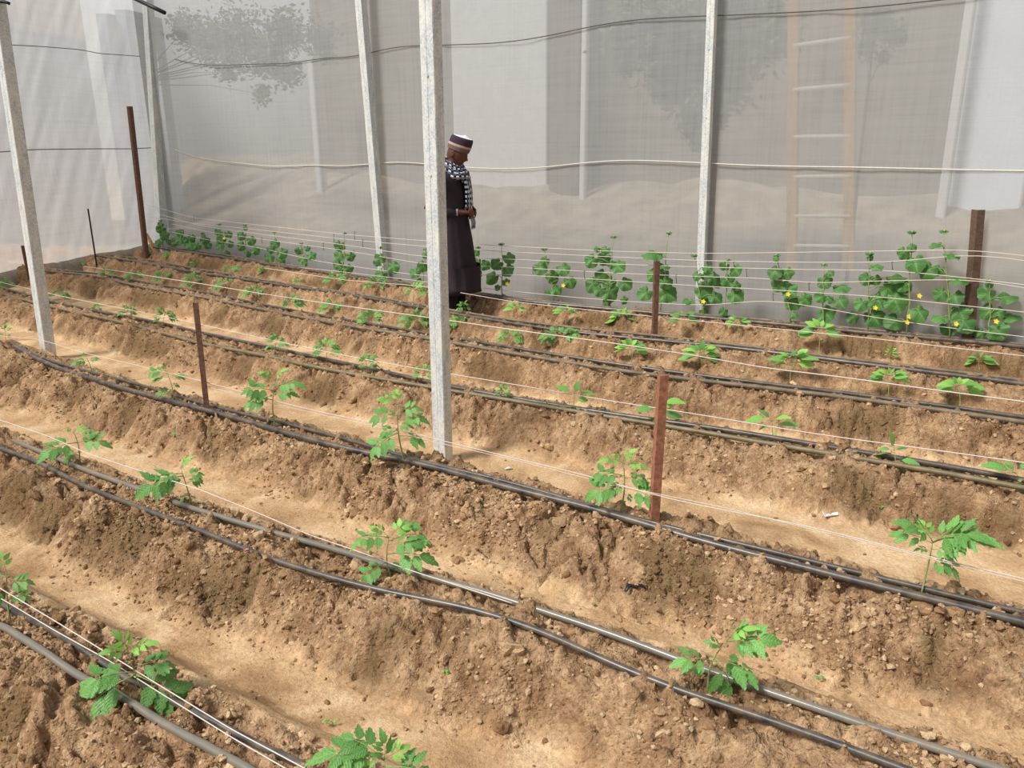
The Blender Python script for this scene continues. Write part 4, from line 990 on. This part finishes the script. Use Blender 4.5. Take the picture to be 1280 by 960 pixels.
def ell(cx, cy, z, rx, ry, n=28, f=None, tilt=0.0):
    R = []
    for j in range(n):
        q = 2 * math.pi * j / n; k = 1 + (f(q) if f else 0)
        R.append(np.array([cx + rx * k * math.cos(q), cy + ry * k * math.sin(q), z + tilt * math.cos(q)]))
    return R
b = MB()
# torso and pelvis
b.rings([ell(-.01, 0, .86, .10, .15), ell(-.01, 0, .95, .115, .165), ell(0, 0, 1.08, .10, .145), ell(0, 0, 1.22, .115, .165), ell(-.005, 0, 1.34, .11, .185), ell(0, 0, 1.41, .08, .15), ell(.005, 0, 1.45, .055, .07)])
b.tube([(0, 0, 1.40), (.03, 0, 1.48), (.065, 0, 1.55)], [.068, .058, .056], 16)
HT = math.radians(24); HC = np.array([.085, 0, 1.585])
def hd(x, y, z):   # head frame -> body frame, bowed forward
    return HC + np.array([x * math.cos(HT) + z * math.sin(HT), y, -x * math.sin(HT) + z * math.cos(HT)])
vs = []; NU, NV = 40, 28
for i in range(NV + 1):
    ph = math.pi * i / NV
    for j in range(NU):
        th = 2 * math.pi * j / NU; x, y, z = math.sin(ph) * math.cos(th), math.sin(ph) * math.sin(th), math.cos(ph)
        X_ = .096 * x; Y_ = .076 * y * (1 - .22 * max(0, -z)); Z_ = .118 * z
        g = lambda a, e, w1, w2: math.exp(-((y - a) / w1) ** 2 - ((z - e) / w2) ** 2) if x > 0 else 0
        X_ += .026 * g(0, -.22, .13, .13) + .012 * g(0, -.02, .10, .20) + .009 * g(0, -.52, .25, .07) + .008 * g(0, -.62, .2, .05) + .012 * g(0, -.88, .25, .14) + .007 * (g(.35, .12, .25, .07) + g(-.35, .12, .25, .07)) - .009 * (g(.36, 0, .14, .09) + g(-.36, 0, .14, .09)) - .004 * g(0, -.57, .3, .02)
        X_ -= .012 * max(0, -z) * (1 if x < 0 else -.2)
        vs.append(hd(X_, Y_, Z_))
fs = [(i * NU + j, i * NU + (j + 1) % NU, (i + 1) * NU + (j + 1) % NU, (i + 1) * NU + j) for i in range(NV) for j in range(NU)]
b.add(vs, fs)
for s in (-1, 1):
    b.rings([[hd(-.012 + .018 * math.cos(q) - .004 * k, s * (.066 + .010 * k), -.012 + .032 * math.sin(q)) for q in np.linspace(0, 2 * math.pi, 13)[:-1]] for k in (0, 1, 1.6)])
    # arm: shoulder, elbow, wrist
    sh = np.array([0, s * .18, 1.36]); el_ = np.array([-.09, s * .235, 1.09]); wr = np.array([.125, s * .125, 1.055]); pm = np.array([.185, s * .08, 1.05])
    b.tube([sh, sh * .5 + el_ * .5, el_, el_ * .55 + wr * .45 + [0, 0, 0], wr, wr * .4 + pm * .6], [.052, .047, .038, .036, .026, .028], 12)
    b.tube([wr, (wr + pm) / 2, pm, pm + [.028, -s * .012, -.004]], [.024, .034, .038, .030], 12, flat=.55)
    for k in range(4):   # four fingers, curled
        o = pm + np.array([.022, -s * .014, .026 - .018 * k]); L = [.074, .080, .074, .060][k]
        d1 = np.array([.80, -s * .55, -.15]); d2 = np.array([.35, -s * .75, -.6]); d3 = np.array([-.35, -s * .4, -.75])
        d1, d2, d3 = (d / np.linalg.norm(d) for d in (d1, d2, d3))
        b.tube([o, o + d1 * L * .45, o + d1 * L * .45 + d2 * L * .32, o + d1 * L * .45 + d2 * L * .32 + d3 * L * .25], [.0095, .009, .008, .0068], 8)
    o = pm + np.array([-.02, -s * .012, .028]); b.tube([o, o + [.028, -s * .014, .020], o + [.055, -s * .026, .014]], [.011, .010, .008], 8)
    # leg
    b.tube([(-.01, s * .09, .92), (0, s * .10, .70), (.01, s * .105, .50), (-.01, s * .105, .30), (-.01, s * .105, .09)], [.085, .075, .055, .050, .036], 14)
    b.tube([(-.03, s * .105, .05), (.03, s * .11, .045), (.11, s * .115, .035), (.16, s * .118, .03)], [.035, .038, .036, .022], 10, flat=.8)
body = b.build('body', M_SKIN, root)
rm = body.modifiers.new('join', 'REMESH'); rm.mode = 'VOXEL'; rm.voxel_size = .0062; rm.use_smooth_shade = True
sm = body.modifiers.new('soften', 'SMOOTH'); sm.factor = .5; sm.iterations = 2
# robe
def folds(a, k0=0): return lambda q: a * (math.sin(5 * q + 1 + k0) + .6 * math.sin(9 * q + 2.2) + .35 * math.sin(14 * q))
b = MB(); RR = []
for z, cx, rx, ry, a in ((1.468, .012, .062, .078, 0), (1.44, .006, .085, .12, 0), (1.405, .0, .108, .185, .0), (1.36, .0, .125, .222, .004), (1.28, .0, .14, .222, .008), (1.18, .01, .142, .21, .012), (1.06, .015, .14, .20, .016), (.95, .02, .148, .205, .02), (.80, .03, .165, .222, .026), (.62, .035, .185, .24, .032), (.45, .045, .205, .26, .038), (.34, .05, .218, .270, .042), (.285, .055, .224, .275, .045)):
    RR.append(ell(cx, 0, z, rx, ry, 72, folds(a, (1.4 - z) * .6), .012 * (z < .3)))
RR.append([p * [1, 1, 1] - (p - np.array([.05, 0, p[2]])) * .03 + [0, 0, .004] for p in RR[-1]]); RR.append([p + [0, 0, .25] for p in RR[-1]])
b.rings(RR, False, False)
robe = b.build('robe', M_ROBE, root)
for s in (-1, 1):
    sh = np.array([0, s * .165, 1.36]); el_ = np.array([-.09, s * .235, 1.09]); wr = np.array([.098, s * .138, 1.052])
    pts = [sh + [0, -s * .03, .02], sh + [0, s * .02, -.03], sh * .5 + el_ * .5 + [0, s * .006, 0], el_ + [-.012, 0, .01], el_ * .7 + wr * .3 + [0, 0, -.012], el_ * .35 + wr * .65 + [0, 0, -.012], wr, wr - [.01, 0, 0]]
    b = MB(); b.tube(pts, [.06, .078, .07, .066, .062, .056, .048, .036], 20); b.build('sleeve', M_ROBE, root)
    w2 = np.array([.114, s * .130, 1.054]); dw = np.array([.94, -s * .3, -.03])
    MB().tube([w2 - dw * .008, w2 + dw * .008], [.0335, .0335], 16).build('wristband', M_PALE if s < 0 else M_PINK, root)
    b = MB(); b.tube([(-.01, s * .10, .6), (0, s * .105, .35), (0, s * .108, .16), (.0, s * .108, .085), (-.0, s * .108, .075)], [.10, .092, .082, .078, .05], 18); b.build('trouser_leg', M_TROU, root)
    b = MB(); b.tube([(-.055, s * .107, .045), (-.02, s * .108, .052), (.04, s * .11, .050), (.11, s * .115, .04), (.16, s * .118, .034), (.185, s * .119, .03)], [.03, .045, .048, .047, .038, .016], 14, flat=.8); b.build('shoe', M_BLACK, root)
# cap, sitting in the head frame
def capring(z, rx, ry, x0=-.004, tl=.0): return [hd(x0 + rx * math.cos(q), ry * math.sin(q), z + tl * math.cos(q)) for q in np.linspace(0, 2 * math.pi, 33)[:-1]]
b = MB(); prof = [(.026, .100, .083), (.026, .106, .089), (.062, .110, .092), (.064, .111, .093), (.082, .111, .093), (.084, .110, .092), (.130, .108, .090), (.146, .102, .084), (.152, .092, .076), (.153, .075, .06), (.162, .04, .034), (.166, .012, .01)]
mats = [2, 2, 2, 1, 1, 0, 0, 0, 3, 3, 3]
for k in range(len(prof) - 1):
    b.cur = mats[k]; b.rings([capring(*prof[k], tl=.010), capring(*prof[k + 1], tl=.010)], False, k == len(prof) - 2)
b.build('cap', [M_PLUM, M_PINK, M_BROWNB, M_WHITEC], root)
# scarf: two wraps round the neck, ends hanging in front
b = MB()
def wrap(z0, rx, ry, th, h, ph, cx=.03):
    R = []; N = 40; uvs = []
    vs = []; 
    for j in range(N):
        q = 2 * math.pi * j / N; c = np.array([cx + rx * math.cos(q), ry * math.sin(q), z0 - .035 * math.cos(q) + .01 * math.sin(3 * q + ph)])
        o = np.array([math.cos(q), math.sin(q), 0])
        for k in range(12):
            a = 2 * math.pi * k / 12; rr = 1 + .12 * math.sin(3 * a + 4 * q)
            vs.append(c + o * th * rr * math.cos(a) + np.array([0, 0, h * rr * math.sin(a)])); uvs.append((k / 12, j / N * 3))
    fs = [(j * 12 + k, ((j + 1) % N) * 12 + k, ((j + 1) % N) * 12 + (k + 1) % 12, j * 12 + (k + 1) % 12) for j in range(N) for k in range(12)]
    b.add(vs, fs, uvs)
wrap(1.475, .088, .105, .028, .036, 0); wrap(1.435, .112, .132, .030, .040, 1.4, .028); wrap(1.395, .122, .142, .026, .036, 2.6, .05)
def endstrip(y, z1, w):
    vs = []; uvs = []; K = 16
    for i in range(K + 1):
        t = i / K; z = 1.42 + (z1 - 1.42) * t; x = .155 + .02 * math.sin(t * 3) + .03 * t; yy = y
        for k in range(9):
            a = k / 8 * 2 - 1; vs.append(np.array([x + .012 * math.cos(a * 6 + t * 2), yy + a * w, z])); uvs.append((k / 8 * .6, t * 1.4))
        for k in range(8, -1, -1):
            a = k / 8 * 2 - 1; vs.append(np.array([x - .010 + .012 * math.cos(a * 6 + t * 2), yy + a * w, z])); uvs.append((k / 8 * .6, t * 1.4))
    fs = [(i * 18 + k, i * 18 + (k + 1) % 18, (i + 1) * 18 + (k + 1) % 18, (i + 1) * 18 + k) for i in range(K) for k in range(18)]
    b.add(vs, fs, uvs)
endstrip(-.03, 1.06, .032); endstrip(.04, .98, .035)
scarf = b.build('scarf', M_SCARF, root)
b = MB()
for y in (-.02, .03):
    for k in range(7):
        x = .185 + .03; yy = y + (k - 3) * .008; b.tube([(x, yy, 1.0), (x + .012, yy + .004, .95), (x + .008, yy, .89 + .012 * (k % 3))], [.004, .005, .003], 5)
b.build('scarf_fringe', M_SCARF, scarf)
b = MB(); b.rings([[(.148 + .004 * k, -.062 + .011 * math.cos(q), 1.33 + .007 * math.sin(q)) for q in np.linspace(0, 2 * math.pi, 9)[:-1]] for k in (0, 1)]); b.build('chest_badge', M_WHITEC, root)

# ------------------------------------------------------------------ light
wd_ = bpy.data.worlds.new('world'); SC.world = wd_; wd_.use_nodes = True
nt = wd_.node_tree; nt.nodes.clear(); out = nt.nodes.new('ShaderNodeOutputWorld'); bg = nt.nodes.new('ShaderNodeBackground')
tc = nt.nodes.new('ShaderNodeTexCoord'); sp = nt.nodes.new('ShaderNodeSeparateXYZ'); nt.links.new(tc.outputs['Generated'], sp.inputs[0])
rp = nt.nodes.new('ShaderNodeValToRGB'); e = rp.color_ramp.elements; e.new(.2)
for el, (ps, c) in zip(e, ((0.0, (.50, .49, .47, 1)), (.16, (1.0, 1.0, 1.0, 1)), (.75, (.95, 1.0, 1.06, 1)))): el.position = ps; el.color = c
nt.links.new(sp.outputs[2], rp.inputs[0]); 
mr = nt.nodes.new('ShaderNodeMapRange'); mr.inputs[1].default_value = -1; mr.inputs[2].default_value = 1; mr.inputs[3].default_value = 1.4; mr.inputs[4].default_value = .35
nt.links.new(sp.outputs[0], mr.inputs[0]); mm = nt.nodes.new('ShaderNodeVectorMath'); mm.operation = 'SCALE'
nt.links.new(rp.outputs[0], mm.inputs[0]); nt.links.new(mr.outputs[0], mm.inputs['Scale']); nt.links.new(mm.outputs[0], bg.inputs[0]); bg.inputs[1].default_value = .66; nt.links.new(bg.outputs[0], out.inputs[0])
sd = bpy.data.lights.new('sun', 'SUN'); sd.energy = 4.0; sd.angle = math.radians(16); sd.color = (1, .955, .89)
so = bpy.data.objects.new('sun', sd); COL.objects.link(so)
dirv = Vector((.70, .40, -.92)); so.rotation_euler = dirv.to_track_quat('-Z', 'Y').to_euler()
SC.view_settings.view_transform = 'Standard'; SC.view_settings.look = 'None'; SC.view_settings.gamma = 1
SC.view_settings.use_curve_mapping = False; SC.view_settings.exposure = 0.05
